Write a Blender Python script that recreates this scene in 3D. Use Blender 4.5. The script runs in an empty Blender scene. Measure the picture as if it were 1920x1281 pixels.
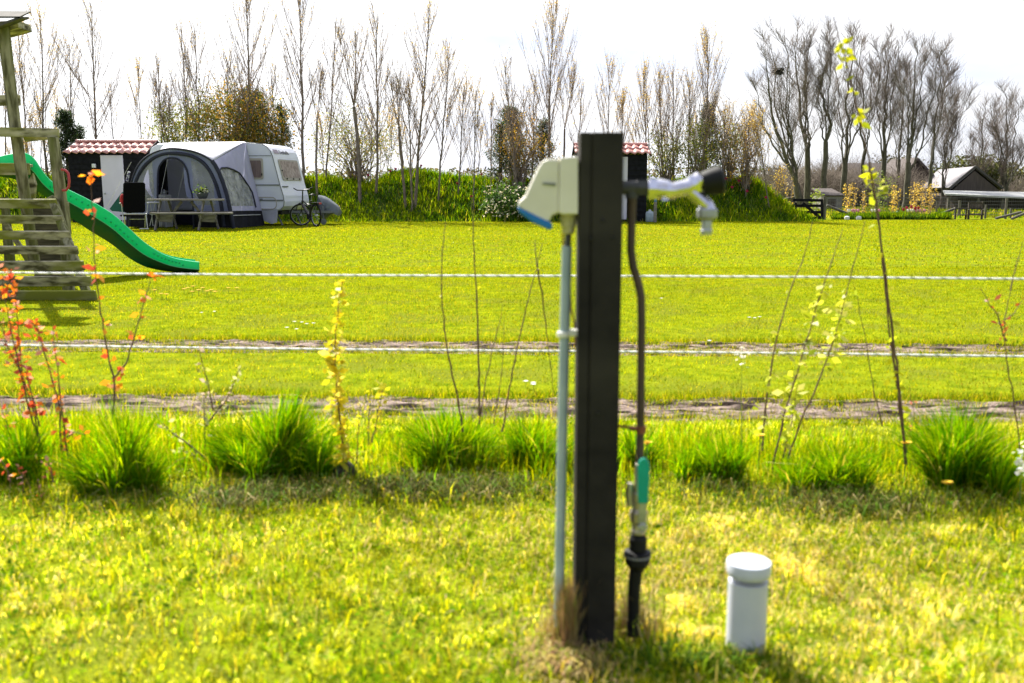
import bpy, math, random
import numpy as np
from mathutils import Vector, Matrix, Euler
S = bpy.context.scene
rad = math.radians
# ------------------------------------------------------------------ camera
F = 1750.0; CH = 1.15; PITCH = math.atan(285.5 / F)
CT, ST = math.cos(PITCH), math.sin(PITCH)
cam_d = bpy.data.cameras.new('camera'); cam = bpy.data.objects.new('camera', cam_d)
S.collection.objects.link(cam); S.camera = cam
cam.location = (0, 0, CH); cam.rotation_euler = (math.pi / 2 - PITCH, 0, 0)
cam_d.sensor_width = 36; cam_d.lens = F / 1920 * 36
cam_d.clip_start = 0.05; cam_d.clip_end = 5000
cam_d.dof.use_dof = True; cam_d.dof.focus_distance = 22; cam_d.dof.aperture_fstop = 3.1
# ------------------------------------------------------------------ world and sun
SUN_AZ = rad(-32); SUN_EL = rad(44)          # azimuth measured from +Y towards +X
SUN = Vector((math.sin(SUN_AZ) * math.cos(SUN_EL), math.cos(SUN_AZ) * math.cos(SUN_EL), math.sin(SUN_EL)))
W = bpy.data.worlds.new("World"); S.world = W; W.use_nodes = True
nt = W.node_tree; N = nt.nodes; L = nt.links; N.clear()
out = N.new('ShaderNodeOutputWorld'); bg = N.new('ShaderNodeBackground'); bg.inputs[1].default_value = 0.1
L.new(bg.outputs[0], out.inputs[0])
sky = N.new('ShaderNodeTexSky'); sky.sky_type = 'NISHITA'; sky.sun_disc = False
sky.sun_elevation = SUN_EL; sky.sun_rotation = SUN_AZ; sky.dust_density = 2.0; sky.air_density = 1.0
tc = N.new('ShaderNodeTexCoord')
nrm = N.new('ShaderNodeVectorMath'); nrm.operation = 'NORMALIZE'; L.new(tc.outputs['Generated'], nrm.inputs[0])
mp = N.new('ShaderNodeMapping'); mp.inputs['Scale'].default_value = (1.6, 1.6, 5.0); mp.inputs['Location'].default_value = (3.1, 0.4, 1.3)
L.new(nrm.outputs[0], mp.inputs[0])
no = N.new('ShaderNodeTexNoise'); no.inputs['Scale'].default_value = 1.5; no.inputs['Detail'].default_value = 7; no.inputs['Roughness'].default_value = 0.52
L.new(mp.outputs[0], no.inputs['Vector'])
dot = N.new('ShaderNodeVectorMath'); dot.operation = 'DOT_PRODUCT'; dot.inputs[1].default_value = SUN
L.new(nrm.outputs[0], dot.inputs[0])
mr = N.new('ShaderNodeMapRange'); mr.inputs[1].default_value = 0.1; mr.inputs[2].default_value = 0.95
mr.inputs[3].default_value = 1.7; mr.inputs[4].default_value = 7.2; L.new(dot.outputs['Value'], mr.inputs[0])
cc = N.new('ShaderNodeCombineColor'); 
for i, k in enumerate((0.99, 1.0, 1.03)):
    m = N.new('ShaderNodeMath'); m.operation = 'MULTIPLY'; m.inputs[1].default_value = k
    L.new(mr.outputs[0], m.inputs[0]); L.new(m.outputs[0], cc.inputs[i])
# clouds thin out away from the sun: more blue sky to the right
mr2 = N.new('ShaderNodeMapRange'); mr2.inputs[1].default_value = 0.66; mr2.inputs[2].default_value = 0.86
mr2.inputs[3].default_value = 0.0; mr2.inputs[4].default_value = 0.35; L.new(dot.outputs['Value'], mr2.inputs[0])
ad = N.new('ShaderNodeMath'); ad.operation = 'ADD'; L.new(no.outputs['Fac'], ad.inputs[0]); L.new(mr2.outputs[0], ad.inputs[1])
cr = N.new('ShaderNodeMapRange'); cr.interpolation_type = 'SMOOTHSTEP'; cr.inputs[1].default_value = 0.43; cr.inputs[2].default_value = 0.62
L.new(ad.outputs[0], cr.inputs[0])
skm = N.new('ShaderNodeMix'); skm.data_type = 'RGBA'; skm.inputs['Factor'].default_value = 0.85
L.new(sky.outputs[0], skm.inputs[6]); skm.inputs[7].default_value = (2.75, 3.05, 4.0, 1)
mx = N.new('ShaderNodeMix'); mx.data_type = 'RGBA'
L.new(cr.outputs[0], mx.inputs['Factor']); L.new(skm.outputs[2], mx.inputs[6]); L.new(cc.outputs[0], mx.inputs[7])
L.new(mx.outputs[2], bg.inputs[0])
sd = bpy.data.lights.new('sun', 'SUN'); sd.energy = 5.0; sd.angle = rad(0.5); sd.color = (1.0, 0.95, 0.86)
so = bpy.data.objects.new('sun', sd); S.collection.objects.link(so)
so.rotation_euler = (-SUN).to_track_quat('-Z', 'Y').to_euler(); so.location = (0, 0, 20)
S.view_settings.view_transform = 'Standard'; S.view_settings.look = 'None'
S.view_settings.exposure = 1.45; S.view_settings.gamma = 1.0
S.cycles.max_bounces = 7; S.cycles.diffuse_bounces = 3; S.cycles.transmission_bounces = 6; S.cycles.transparent_max_bounces = 12
S.cycles.use_denoising = True; S.cycles.caustics_reflective = False; S.cycles.caustics_refractive = False

# ------------------------------------------------------------------ geometry of the view -> real places
CAM = Vector((0, 0, CH))
def ray(px, py):
    u = (px - 960) / F; v = (640.5 - py) / F
    return Vector((u, CT + v * ST, -ST + v * CT))
def P(px, py, d):
    r = ray(px, py); return CAM + r * (d / r.y)
def G(px, py, z=0.0):
    r = ray(px, py); return CAM + r * ((z - CH) / r.z)
def onplane(px, py, o, n):
    r = ray(px, py); return CAM + r * ((Vector(o) - CAM).dot(Vector(n)) / r.dot(Vector(n)))
def GX(px, d): return P(px, 400, d).x

# ------------------------------------------------------------------ materials
MATS = {}
def mat(name, c, c2=None, scale=6.0, rough=0.7, metal=0.0, bump=0.0, bscale=None, trans=None, tfac=0.5, attr=None,
        stretch=None, c3=None, alpha=None, spec=0.3, detail=4, lo=0.35, hi=0.65, bdist=0.01):
    if name in MATS: return MATS[name]
    m = bpy.data.materials.new(name); m.use_nodes = True
    t = m.node_tree; n = t.nodes; l = t.links; n.clear()
    o = n.new('ShaderNodeOutputMaterial'); b = n.new('ShaderNodeBsdfPrincipled')
    b.inputs['Roughness'].default_value = rough; b.inputs['Metallic'].default_value = metal
    b.inputs['Specular IOR Level'].default_value = spec
    b.inputs['Base Color'].default_value = (*c, 1)
    tcn = n.new('ShaderNodeTexCoord'); mpn = n.new('ShaderNodeMapping')
    if stretch: mpn.inputs['Scale'].default_value = stretch
    l.new(tcn.outputs['Object'], mpn.inputs[0])
    col = None
    if attr:
        a = n.new('ShaderNodeAttribute'); a.attribute_name = attr; col = a.outputs['Color']
    elif c2:
        nz = n.new('ShaderNodeTexNoise'); nz.inputs['Scale'].default_value = scale; nz.inputs['Detail'].default_value = detail
        l.new(mpn.outputs[0], nz.inputs['Vector'])
        rp = n.new('ShaderNodeValToRGB'); rp.color_ramp.elements[0].position = lo; rp.color_ramp.elements[1].position = hi
        rp.color_ramp.elements[0].color = (*c, 1); rp.color_ramp.elements[1].color = (*c2, 1)
        l.new(nz.outputs['Fac'], rp.inputs[0]); col = rp.outputs[0]
        if c3:
            nz3 = n.new('ShaderNodeTexNoise'); nz3.inputs['Scale'].default_value = scale * 0.23; nz3.inputs['Detail'].default_value = 3
            l.new(mpn.outputs[0], nz3.inputs['Vector'])
            r3 = n.new('ShaderNodeMapRange'); r3.inputs[1].default_value = 0.48; r3.inputs[2].default_value = 0.62
            l.new(nz3.outputs['Fac'], r3.inputs[0])
            mm = n.new('ShaderNodeMix'); mm.data_type = 'RGBA'; l.new(r3.outputs[0], mm.inputs['Factor'])
            l.new(col, mm.inputs[6]); mm.inputs[7].default_value = (*c3, 1); col = mm.outputs[2]
    if col: l.new(col, b.inputs['Base Color'])
    if bump:
        nb = n.new('ShaderNodeTexNoise'); nb.inputs['Scale'].default_value = bscale or scale * 3; nb.inputs['Detail'].default_value = 5
        l.new(mpn.outputs[0], nb.inputs['Vector'])
        bp = n.new('ShaderNodeBump'); bp.inputs['Strength'].default_value = bump; bp.inputs['Distance'].default_value = bdist
        l.new(nb.outputs['Fac'], bp.inputs['Height']); l.new(bp.outputs[0], b.inputs['Normal'])
    sh = b.outputs[0]
    if trans:
        tr = n.new('ShaderNodeBsdfTranslucent'); tr.inputs[0].default_value = (*trans, 1)
        if attr:
            mu = n.new('ShaderNodeMix'); mu.data_type = 'RGBA'; mu.blend_type = 'MULTIPLY'; mu.inputs['Factor'].default_value = 1
            l.new(col, mu.inputs[6]); mu.inputs[7].default_value = (*trans, 1); l.new(mu.outputs[2], tr.inputs[0])
        ms = n.new('ShaderNodeMixShader'); ms.inputs[0].default_value = tfac
        l.new(sh, ms.inputs[1]); l.new(tr.outputs[0], ms.inputs[2]); sh = ms.outputs[0]
    if alpha is not None:
        tp = n.new('ShaderNodeBsdfTransparent'); ms = n.new('ShaderNodeMixShader'); ms.inputs[0].default_value = alpha
        l.new(tp.outputs[0], ms.inputs[1]); l.new(sh, ms.inputs[2]); sh = ms.outputs[0]
    l.new(sh, o.inputs[0])
    MATS[name] = m; return m

# ------------------------------------------------------------------ object plumbing
LOC = {}
def link(o): S.collection.objects.link(o); return o
def tagp(o, label=None, cat=None, group=None, kind=None):
    if label: o['label'] = label
    if cat: o['category'] = cat
    if group: o['group'] = group
    if kind: o['kind'] = kind
    return o
def thing(name, label, cat, loc, group=None):
    o = bpy.data.objects.new(name, None); link(o); o.location = loc; o.empty_display_size = 0.2
    LOC[o.name] = Vector(loc); return tagp(o, label, cat, group)
def finish(name, me, mats, parent=None, loc=None, smooth=False, bevel=0, label=None, smangle=None):
    for m in (mats if isinstance(mats, (list, tuple)) else [mats]): me.materials.append(m)
    off = LOC[parent.name] if parent is not None else Vector(loc or (0, 0, 0))
    if off.length > 0: me.transform(Matrix.Translation(-off))
    if smooth:
        me.shade_smooth(); me.set_sharp_from_angle(angle=rad(50))
    o = bpy.data.objects.new(name, me); link(o)
    if parent is not None:
        o.parent = parent; LOC[o.name] = off
    else:
        o.location = off; LOC[o.name] = off
    if bevel:
        b = o.modifiers.new('bevel', 'BEVEL'); b.width = bevel; b.segments = 2; b.limit_method = 'ANGLE'; b.angle_limit = rad(40)
    if label: o['label'] = label
    return o
def basis(d):
    d = Vector(d).normalized()
    r = Vector((0, 0, 1)) if abs(d.z) < 0.95 else Vector((0, 1, 0))
    u = r.cross(d).normalized(); v = d.cross(u).normalized(); return u, v, d
class MB:
    def __init__(s): s.v = []; s.f = []; s.mi = []
    def add(s, vs, fs, mi=0):
        b = len(s.v); s.v += [tuple(x) for x in vs]; s.f += [tuple(b + i for i in f) for f in fs]; s.mi += [mi] * len(fs); return s
    def box(s, c, size, R=None, mi=0):
        hx, hy, hz = [x / 2 for x in size]; c = Vector(c); R = R or Matrix.Identity(3)
        vs = [c + R @ Vector((x, y, z)) for x in (-hx, hx) for y in (-hy, hy) for z in (-hz, hz)]
        return s.add(vs, [(0, 1, 3, 2), (4, 6, 7, 5), (0, 4, 5, 1), (2, 3, 7, 6), (0, 2, 6, 4), (1, 5, 7, 3)], mi)
    def beam(s, a, b, w, h, up=(0, 0, 1), mi=0):      # w across, h along 'up'
        a = Vector(a); b = Vector(b); d = (b - a).normalized(); up = Vector(up)
        side = d.cross(up)
        if side.length < 1e-4: side = d.cross(Vector((0, 1, 0)))
        side.normalize(); u = side.cross(d).normalized()
        R = Matrix((side, d, u)).transposed()
        return s.box((a + b) / 2, (w, (b - a).length, h), R, mi)
    def tube(s, pts, r, n=8, caps=True, mi=0):
        pts = [Vector(p) for p in pts]; k = len(pts); r = r if isinstance(r, (list, tuple)) else [r] * k
        vs = []; u = None
        for i, p in enumerate(pts):
            d = (pts[min(i + 1, k - 1)] - pts[max(i - 1, 0)]).normalized()
            if u is None: u, v, _ = basis(d)
            else:
                u = (u - d * u.dot(d)).normalized(); v = d.cross(u)
            for j in range(n):
                a = 2 * math.pi * j / n; vs.append(p + (u * math.cos(a) + v * math.sin(a)) * r[i])
        fs = [(i * n + j, i * n + (j + 1) % n, (i + 1) * n + (j + 1) % n, (i + 1) * n + j) for i in range(k - 1) for j in range(n)]
        if caps: fs += [tuple(range(n - 1, -1, -1)), tuple((k - 1) * n + j for j in range(n))]
        return s.add(vs, fs, mi)
    def lathe(s, o, prof, n=16, axis=(0, 0, 1), mi=0, sx=1.0):      # prof [(r, h)]
        u, v, d = basis(axis); o = Vector(o); vs = []
        for r, h in prof:
            for j in range(n):
                a = 2 * math.pi * j / n; vs.append(o + d * h + (u * math.cos(a) * sx + v * math.sin(a)) * r)
        k = len(prof)
        fs = [(i * n + j, i * n + (j + 1) % n, (i + 1) * n + (j + 1) % n, (i + 1) * n + j) for i in range(k - 1) for j in range(n)]
        fs += [tuple(range(n - 1, -1, -1)), tuple((k - 1) * n + j for j in range(n))]
        return s.add(vs, fs, mi)
    def prism(s, poly, ext, mi=0):
        ext = Vector(ext); poly = [Vector(p) for p in poly]; k = len(poly)
        vs = poly + [p + ext for p in poly]
        return s.add(vs, [tuple(range(k)), tuple(range(2 * k - 1, k - 1, -1))] + [(i, i + k, (i + 1) % k + k, (i + 1) % k) for i in range(k)], mi)
    def ball(s, c, r, n=8, mi=0, sc=(1, 1, 1)):
        c = Vector(c); prof = [(max(1e-4, math.sin(math.pi * i / n)) * r, -math.cos(math.pi * i / n) * r * sc[2]) for i in range(n + 1)]
        return s.lathe(c, prof, n + 4, mi=mi, sx=sc[0])
    def mesh(s, name):
        me = bpy.data.meshes.new(name); me.from_pydata(s.v, [], s.f); me.polygons.foreach_set('material_index', s.mi); me.update()
        import bmesh
        bm = bmesh.new(); bm.from_mesh(me); bmesh.ops.recalc_face_normals(bm, faces=bm.faces); bm.to_mesh(me); bm.free()
        return me
    def build(s, name, mats, parent=None, loc=None, smooth=False, bevel=0, label=None):
        return finish(name, s.mesh(name), mats, parent, loc, smooth, bevel, label)
def loft(A, B, nt=6, f=None):           # grid of points between two point lists
    A = [Vector(a) for a in A]; B = [Vector(b) for b in B]; k = len(A); m = MB(); vs = []
    for i in range(nt + 1):
        t = i / nt
        for j in range(k):
            p = A[j].lerp(B[j], t)
            if f: p = f(p, j / (k - 1), t)
            vs.append(p)
    m.add(vs, [(i * k + j, i * k + j + 1, (i + 1) * k + j + 1, (i + 1) * k + j) for i in range(nt) for j in range(k - 1)])
    return m
def npmesh(name, verts, faces, col=None, smooth=False):        # faces (M,3) or (M,4)
    me = bpy.data.meshes.new(name); verts = np.asarray(verts, np.float32); faces = np.asarray(faces, np.int32); m, k = faces.shape
    me.vertices.add(len(verts)); me.vertices.foreach_set('co', verts.ravel())
    me.loops.add(m * k); me.loops.foreach_set('vertex_index', faces.ravel())
    me.polygons.add(m); me.polygons.foreach_set('loop_start', np.arange(0, m * k, k, dtype=np.int32))
    try: me.polygons.foreach_set('loop_total', np.full(m, k, np.int32))
    except Exception: pass
    me.update(calc_edges=True)
    if col is not None:
        ca = np.ones((len(verts), 4), np.float32); ca[:, :3] = col
        at = me.color_attributes.new('col', 'FLOAT_COLOR', 'POINT'); at.data.foreach_set('color', ca.ravel())
    return me
# noise (value noise, numpy)
_rs = np.random.RandomState(7); _T = _rs.rand(256, 256)
def vn(x, y):
    x = np.asarray(x, float); y = np.asarray(y, float)
    xi = np.floor(x).astype(int); yi = np.floor(y).astype(int); fx = x - xi; fy = y - yi
    fx = fx * fx * (3 - 2 * fx); fy = fy * fy * (3 - 2 * fy)
    a = _T[xi & 255, yi & 255]; b = _T[(xi + 1) & 255, yi & 255]; c = _T[xi & 255, (yi + 1) & 255]; d = _T[(xi + 1) & 255, (yi + 1) & 255]
    return (a * (1 - fx) + b * fx) * (1 - fy) + (c * (1 - fx) + d * fx) * fy
def fbm(x, y, o=4):
    r = 0; a = 0.5; x = np.asarray(x, float); y = np.asarray(y, float)
    for i in range(o): r = r + a * vn(x * 2 ** i + 17.3 * i, y * 2 ** i + 5.1 * i); a /= 2
    return r / (1 - 0.5 ** o)

# ------------------------------------------------------------------ terrain heights
def interp(xs, ys): 
    xs = np.array(xs, float); ys = np.array(ys, float)
    return lambda x: np.interp(x, xs, ys)
_bpx = [-300, 0, 60, 130, 250, 420, 580, 620, 660, 700, 740, 790, 850, 900, 1000, 1100, 1200, 1290, 1340, 1390, 1415, 1440, 1465, 1486, 1500]
_bty = [338, 335, 333, 336, 342, 346, 338, 335, 340, 343, 327, 324, 335, 341, 343, 343, 342, 342, 345, 334, 343, 362, 386, 404, 416]
BY = 37.2; BW = 3.1
_bx = [(px - 960) / F * BY * 1.0 for px in _bpx]; _bh = [max(0.0, 1.15 + (355 - y) / F * BY) for y in _bty]; _bh[-1] = 0
bankH = interp([-40] + _bx + [_bx[-1] + 0.01], [1.5] + _bh + [0])
def bank(x, y):
    x = np.asarray(x, float); y = np.asarray(y, float)
    t = (y - BY) / BW + 0.25 * (fbm(x * 0.35, y * 0.1 + 3) - 0.5)
    p = np.where(np.abs(t) < 1, np.cos(np.clip(t, -1, 1) * math.pi / 2) ** 1.3, 0)
    return bankH(x) * p * (0.9 + 0.2 * fbm(x * 0.9 + 9, y * 0.9))
# tracks (depth of each rut's centre as a function of x)
def rut_y(x, k): return (6.90 - 0.035 * x, 4.93 - 0.04 * x)[k] + 0.08 * (fbm(x * 0.4 + 50 * k, 0 * x + 2.5) - 0.5)
RW = (0.31, 0.30)
def ground_z(x, y):
    z = 0.012 * (fbm(x * 1.3, y * 1.3) - 0.5)
    for k in (0, 1): z = z - 0.045 * np.clip(1.25 - np.abs(y - rut_y(x, k)) / RW[k], 0, 1) ** .6
    return np.where((y > 1) & (y < 12), z, 0) - 0.004

# ------------------------------------------------------------------ ground sheet
def axis(parts):
    r = []
    for a, b, n in parts: r += list(np.linspace(a, b, n, endpoint=False))
    return np.array(r + [parts[-1][1]])
gx = axis([(-1500, -60, 6), (-60, -8, 14), (-8, 8, 130), (8, 60, 14), (60, 1500, 6)])
gy = axis([(-30, 0.5, 4), (0.5, 12, 260), (12, 60, 14), (60, 2500, 8)])
GXX, GYY = np.meshgrid(gx, gy); zz = ground_z(GXX, GYY)
nv = np.stack([GXX.ravel(), GYY.ravel(), zz.ravel()], 1); w_ = len(gx)
ii, jj = np.meshgrid(np.arange(len(gy) - 1), np.arange(w_ - 1), indexing='ij'); b_ = (ii * w_ + jj).ravel()
me = npmesh('ground', nv, np.stack([b_, b_ + 1, b_ + w_ + 1, b_ + w_], 1))
m_ground = mat('lawn_soil', (0.10, 0.14, 0.006), (0.20, 0.23, 0.008), scale=7, rough=0.95, bump=0.6, bscale=40, c3=(0.13, 0.15, 0.014), spec=0.1, bdist=0.02)
m_ground.node_tree.nodes['Principled BSDF'].inputs['Specular IOR Level'].default_value = 0
o = finish('ground', me, m_ground, smooth=True); o['kind'] = 'structure'
# two wheel ruts of bare trodden soil
m_dirt = mat('rut_soil', (0.04, 0.028, 0.022), (0.47, 0.36, 0.30), scale=4.2, lo=.40, hi=.58, detail=9, rough=0.95, bump=1.0, bscale=70, stretch=(1, 4, 1), spec=0.1, bdist=0.03)
for k in (0, 1):
    xs = np.arange(-9, 9, 0.024); ts = np.linspace(-1.3, 1.3, 64)
    XX, TT = np.meshgrid(xs, ts); YC = rut_y(XX, k); YY = YC + TT * RW[k]
    edge = 1.0 - np.abs(TT) + 0.55 * (fbm(XX * 2.2 + 31 * k, YY * 5) - 0.5)
    rid = 1 - 2 * np.abs(fbm(XX * 3.1, YY * 13 + 9 * k, 3) - 0.5) * 2
    rough_ = 0.045 * (fbm(XX * 4, YY * 14 + 9 * k, 4) - 0.5) + 0.03 * (fbm(XX * 12, YY * 34, 2) - 0.5) - 0.035 * np.clip((rid - .86) / .14, 0, 1) * (TT > -.5)
    ZZ = -0.030 + rough_ * .62 + np.clip(edge, -1, 0.2) * 0.05 - 0.05 * np.clip(fbm(XX * 1.3 + 5 * k, YY * 4, 3) - .60, 0, 1)
    tread = 0.012 * np.sin(YY * 70 + 2 * fbm(XX * 2, YY)) * (np.abs(TT) < 0.8)
    ZZ = ZZ + tread * 0.6
    w2 = len(xs); ii, jj = np.meshgrid(np.arange(len(ts) - 1), np.arange(w2 - 1), indexing='ij'); b2 = (ii * w2 + jj).ravel()
    me = npmesh('dirt_track', np.stack([XX.ravel(), YY.ravel(), ZZ.ravel()], 1), np.stack([b2, b2 + 1, b2 + w2 + 1, b2 + w2], 1))
    o = finish('dirt_track', me, m_dirt, smooth=False); o['kind'] = 'structure'
# bank behind the lawn
bxs = np.arange(_bx[0], _bx[-1] + 0.6, 0.22); bys = np.linspace(BY - BW - 1.2, BY + BW + 1.2, 34)
XX, YY = np.meshgrid(bxs, bys); ZZ = bank(XX, YY) - 0.02
w2 = len(bxs); ii, jj = np.meshgrid(np.arange(len(bys) - 1), np.arange(w2 - 1), indexing='ij'); b2 = (ii * w2 + jj).ravel()
me = npmesh('grass_bank', np.stack([XX.ravel(), YY.ravel(), ZZ.ravel()], 1), np.stack([b2, b2 + 1, b2 + w2 + 1, b2 + w2], 1))
m_bank = mat('bank_soil', (0.03, 0.06, 0.008), (0.08, 0.12, 0.012), scale=2.5, rough=0.95, bump=0.8, bscale=9, bdist=0.1)
o = finish('earth_bank', me, m_bank, smooth=True); o['kind'] = 'structure'

# ------------------------------------------------------------------ grass blades (vectorised)
rs = np.random.RandomState(11)
def blades(base, h, w, lean, seg2=True, ang=None, bend=None):
    n = len(base); a = rs.rand(n) * 2 * np.pi if ang is None else ang
    d = np.stack([np.cos(a), np.sin(a), 0 * a], 1); sdir = np.stack([-np.sin(a + rs.randn(n) * .6), np.cos(a + rs.randn(n) * .6), 0 * a], 1)
    hw = sdir * (w / 2)[:, None]; up = np.array([0, 0, 1.0])
    tip = base + d * (h * lean)[:, None] + up * (h * np.sqrt(np.clip(1 - lean ** 2, 0.05, 1)))[:, None]
    if not seg2:
        v = np.stack([base - hw, base + hw, tip], 1).reshape(-1, 3); f = np.arange(3 * n).reshape(n, 3); return v, f, 3
    mid = base + d * (h * lean * 0.32)[:, None] + up * (h * 0.56)[:, None]
    v = np.stack([base - hw, base + hw, mid - hw * .8, mid + hw * .8, tip], 1).reshape(-1, 3)
    b = (np.arange(n) * 5)[:, None]
    f = np.concatenate([b + np.array([0, 1, 3]), b + np.array([0, 3, 2]), b + np.array([2, 3, 4])], 0); return v, f, 5
def colmix(n, cols, wts, jit=0.18):
    cols = np.array(cols); idx = np.array([0] * n)
    wts = np.asarray(wts, float)
    if wts.ndim == 1: idx = rs.choice(len(cols), n, p=wts / wts.sum())
    else:
        c = np.cumsum(wts / wts.sum(1, keepdims=True), 1); idx = (rs.rand(n)[:, None] > c).sum(1).clip(0, len(cols) - 1)
    return cols[idx] * (1 + jit * rs.randn(n))[:, None].clip(0.4, 1.8)
m_grass = mat('grass_blade', (0.1, 0.2, 0.02), rough=0.55, trans=(1.5, 1.38, 0.2), tfac=0.55, attr='col', spec=0.0)
GREEN = (0.19, 0.27, 0.004); YEL = (0.34, 0.345, 0.005); DRY = (0.50, 0.39, 0.10); DARK = (0.07, 0.15, 0.004); PALE = (0.44, 0.45, 0.025)
def in_rut(x, y, m=0.92):
    r = np.zeros(len(x), bool)
    for k in (0, 1):
        t = np.abs(y - rut_y(x, k)) / RW[k] + 0.5 * (fbm(x * 2.2 + 31 * k, y * 5) - 0.5) * -1
        r |= (t < m * (0.30 + 0.6 * rs.rand(len(x))) + 1.1 * (fbm(x * 1.7 + k * 9, y * 3) - .5)) & ((fbm(x * 2.6 + 3, y * 7 + 4 * k, 3) < .53) | (rs.rand(len(x)) < .40))
    return r
def scatter(n, d0, d1, spread=0.62):
    y = np.sqrt(rs.rand(n) * (d1 ** 2 - d0 ** 2) + d0 ** 2); x = (rs.rand(n) * 2 - 1) * (y * spread + 0.35); return x, y
def dryness(x, y):      # patches of dead thatch
    f = fbm(x * 1.1 + 4, y * 1.4 + 8)
    right = np.clip((x - 0.1) / 0.8, 0, 1) * np.clip((3.6 - y) / 0.6, 0, 1)
    post = np.exp(-((x - 0.14) ** 2 + (y - 2.2) ** 2) / 0.06)
    strip = 0.25 * np.exp(-((y - 3.35) / 0.25) ** 2) * np.clip((x + 0.9) / 0.6, 0, 1)
    return np.clip((f - 0.52) * 3.0 + 1.0 * right * np.clip((fbm(x * 3.5, y * 5) - .40) * 6, 0, 1) + 1.2 * post + strip * 0.8, 0, 1)
V = []; FF = []; C = []; off = 0
def addb(v, f, k, col):
    global off
    V.append(v); FF.append(f + off); C.append(np.repeat(col, k, 0)); off += len(v)
def leafquads_(cen, size, cols):
    n = len(cen); a = rs.rand(n) * 2 * np.pi; el = (rs.rand(n) - .35) * .9
    d = np.stack([np.cos(a) * np.cos(el), np.sin(a) * np.cos(el), np.sin(el)], 1); s_ = np.stack([-np.sin(a), np.cos(a), rs.randn(n) * .3], 1); L_ = (size * (.6 + .8 * rs.rand(n)))[:, None]
    v = np.stack([cen, cen + d * L_ * .5 + s_ * L_ * .4, cen + d * L_, cen + d * L_ * .5 - s_ * L_ * .4], 1).reshape(-1, 3); return v, np.arange(4 * n).reshape(n, 4), colmix(n, cols, [1] * len(cols), .2)
# near mown turf
x, y = scatter(270000, 1.25, 4.7); keep = ~in_rut(x, y); x, y = x[keep], y[keep]; n = len(x)
cl = fbm(x * 11, y * 11, 2); keep = (rs.rand(n) < 0.22 + 1.4 * np.clip(cl - 0.25, 0, 1)) & ((fbm(x * 6 + 7, y * 8, 3) > .33) | (rs.rand(n) < .25)); x, y, cl = x[keep], y[keep], cl[keep]; n = len(x)
dr = dryness(x, y); g = fbm(x * 2.3, y * 2.3 + 40); g3 = fbm(x * 7 + 3, y * 7)
hf = fbm(x * 24, y * 24, 2); hf2 = fbm(x * 17 + 40, y * 17 + 9, 2); hf3 = fbm(x * 30 + 4, y * 30 + 19, 2)
wt = np.stack([0.15 + 1.6 * (hf > .55) * (.4 + (g3 > .5)), 0.25 + 1.3 * (hf < .55), dr * (.4 + 5.0 * (hf2 > .50)), 0.08 + 3.2 * (hf3 < 0.40) * (.4 + 1.2 * (g3 < .46)), 0.15 + 1.4 * (hf2 < .40)], 1)
c = colmix(n, [GREEN, (0.33, 0.335, 0.02), (0.58, 0.47, 0.26), DARK, (0.50, 0.50, 0.15)], wt, .13) * (.62 + .8 * fbm(x * 13 + 8, y * 13, 2))[:, None]
lowf = fbm(x * .9 + 2, y * 1.2 + 6, 3); c = c * (1.30 + 0.9 * np.clip(dr, 0, 1) * .4)[:, None] * (0.82 + .5 * (g3 - .5) + .35 * lowf)[:, None]
hh = (0.018 + 0.026 * rs.rand(n)) * (0.35 + 1.35 * cl); base = np.stack([x, y, ground_z(x, y) - 0.003], 1)
addb(*blades(base, hh, 0.0018 + 0.0022 * rs.rand(n), 0.55 + 0.43 * rs.rand(n)), c)
n = 9000; x, y = scatter(n, 1.3, 3.8); g = fbm(x * 4, y * 4) ; kp = (g > .47); x, y = x[kp], y[kp]; n = len(x)
v_, f_, c_q = leafquads_(np.stack([x, y, .008 + .02 * rs.rand(n)], 1), .016, [(0.13, .26, .006), (.26, .36, .01), (0.07, .15, .01)])
addb(v_, np.concatenate([f_[:, :3], f_[:, [0, 2, 3]]]), 4, c_q)
# middle lawn
x, y = scatter(300000, 4.5, 14); keep = ~in_rut(x, y, 1.0); x, y = x[keep], y[keep]; n = len(x)
g = fbm(x * 1.2, y * 1.2 + 40); nearrut = np.minimum(np.abs(y - rut_y(x, 0)), np.abs(y - rut_y(x, 1)))
wt = np.stack([0.55 + 0.5 * (g > .5), 1.1 + 0 * g, 0.10 + 0.4 * (fbm(x * .8 + 9, y * .8) > .56) + 0.35 * np.exp(-(nearrut - .28) ** 2 / .02), 0.16 + 0.5 * (fbm(x * 5, y * 5) < .36), 0.40 + 0 * g], 1)
c = colmix(n, [GREEN, YEL, DRY, DARK, PALE], wt)
sc = 0.6 + y / 14
base = np.stack([x, y, np.maximum(ground_z(x, y), -.016) - 0.002], 1)
c = c * np.array([.90, .93, .6]) * (0.58 + 0.36 * fbm(x * .55, y * 1.1 + 3) + .18 * (fbm(x * 4, y * 4) - .5) * 2)[:, None]
addb(*blades(base, (0.014 + 0.018 * rs.rand(n)) * (0.6 + 0.8 * fbm(x * 6, y * 6)) * (1 + 1.0 * np.exp(-(nearrut - .26) ** 2 / .006)), 0.0032 * sc + 0.0025 * rs.rand(n), 0.3 + 0.6 * rs.rand(n), seg2=False), c)
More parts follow.
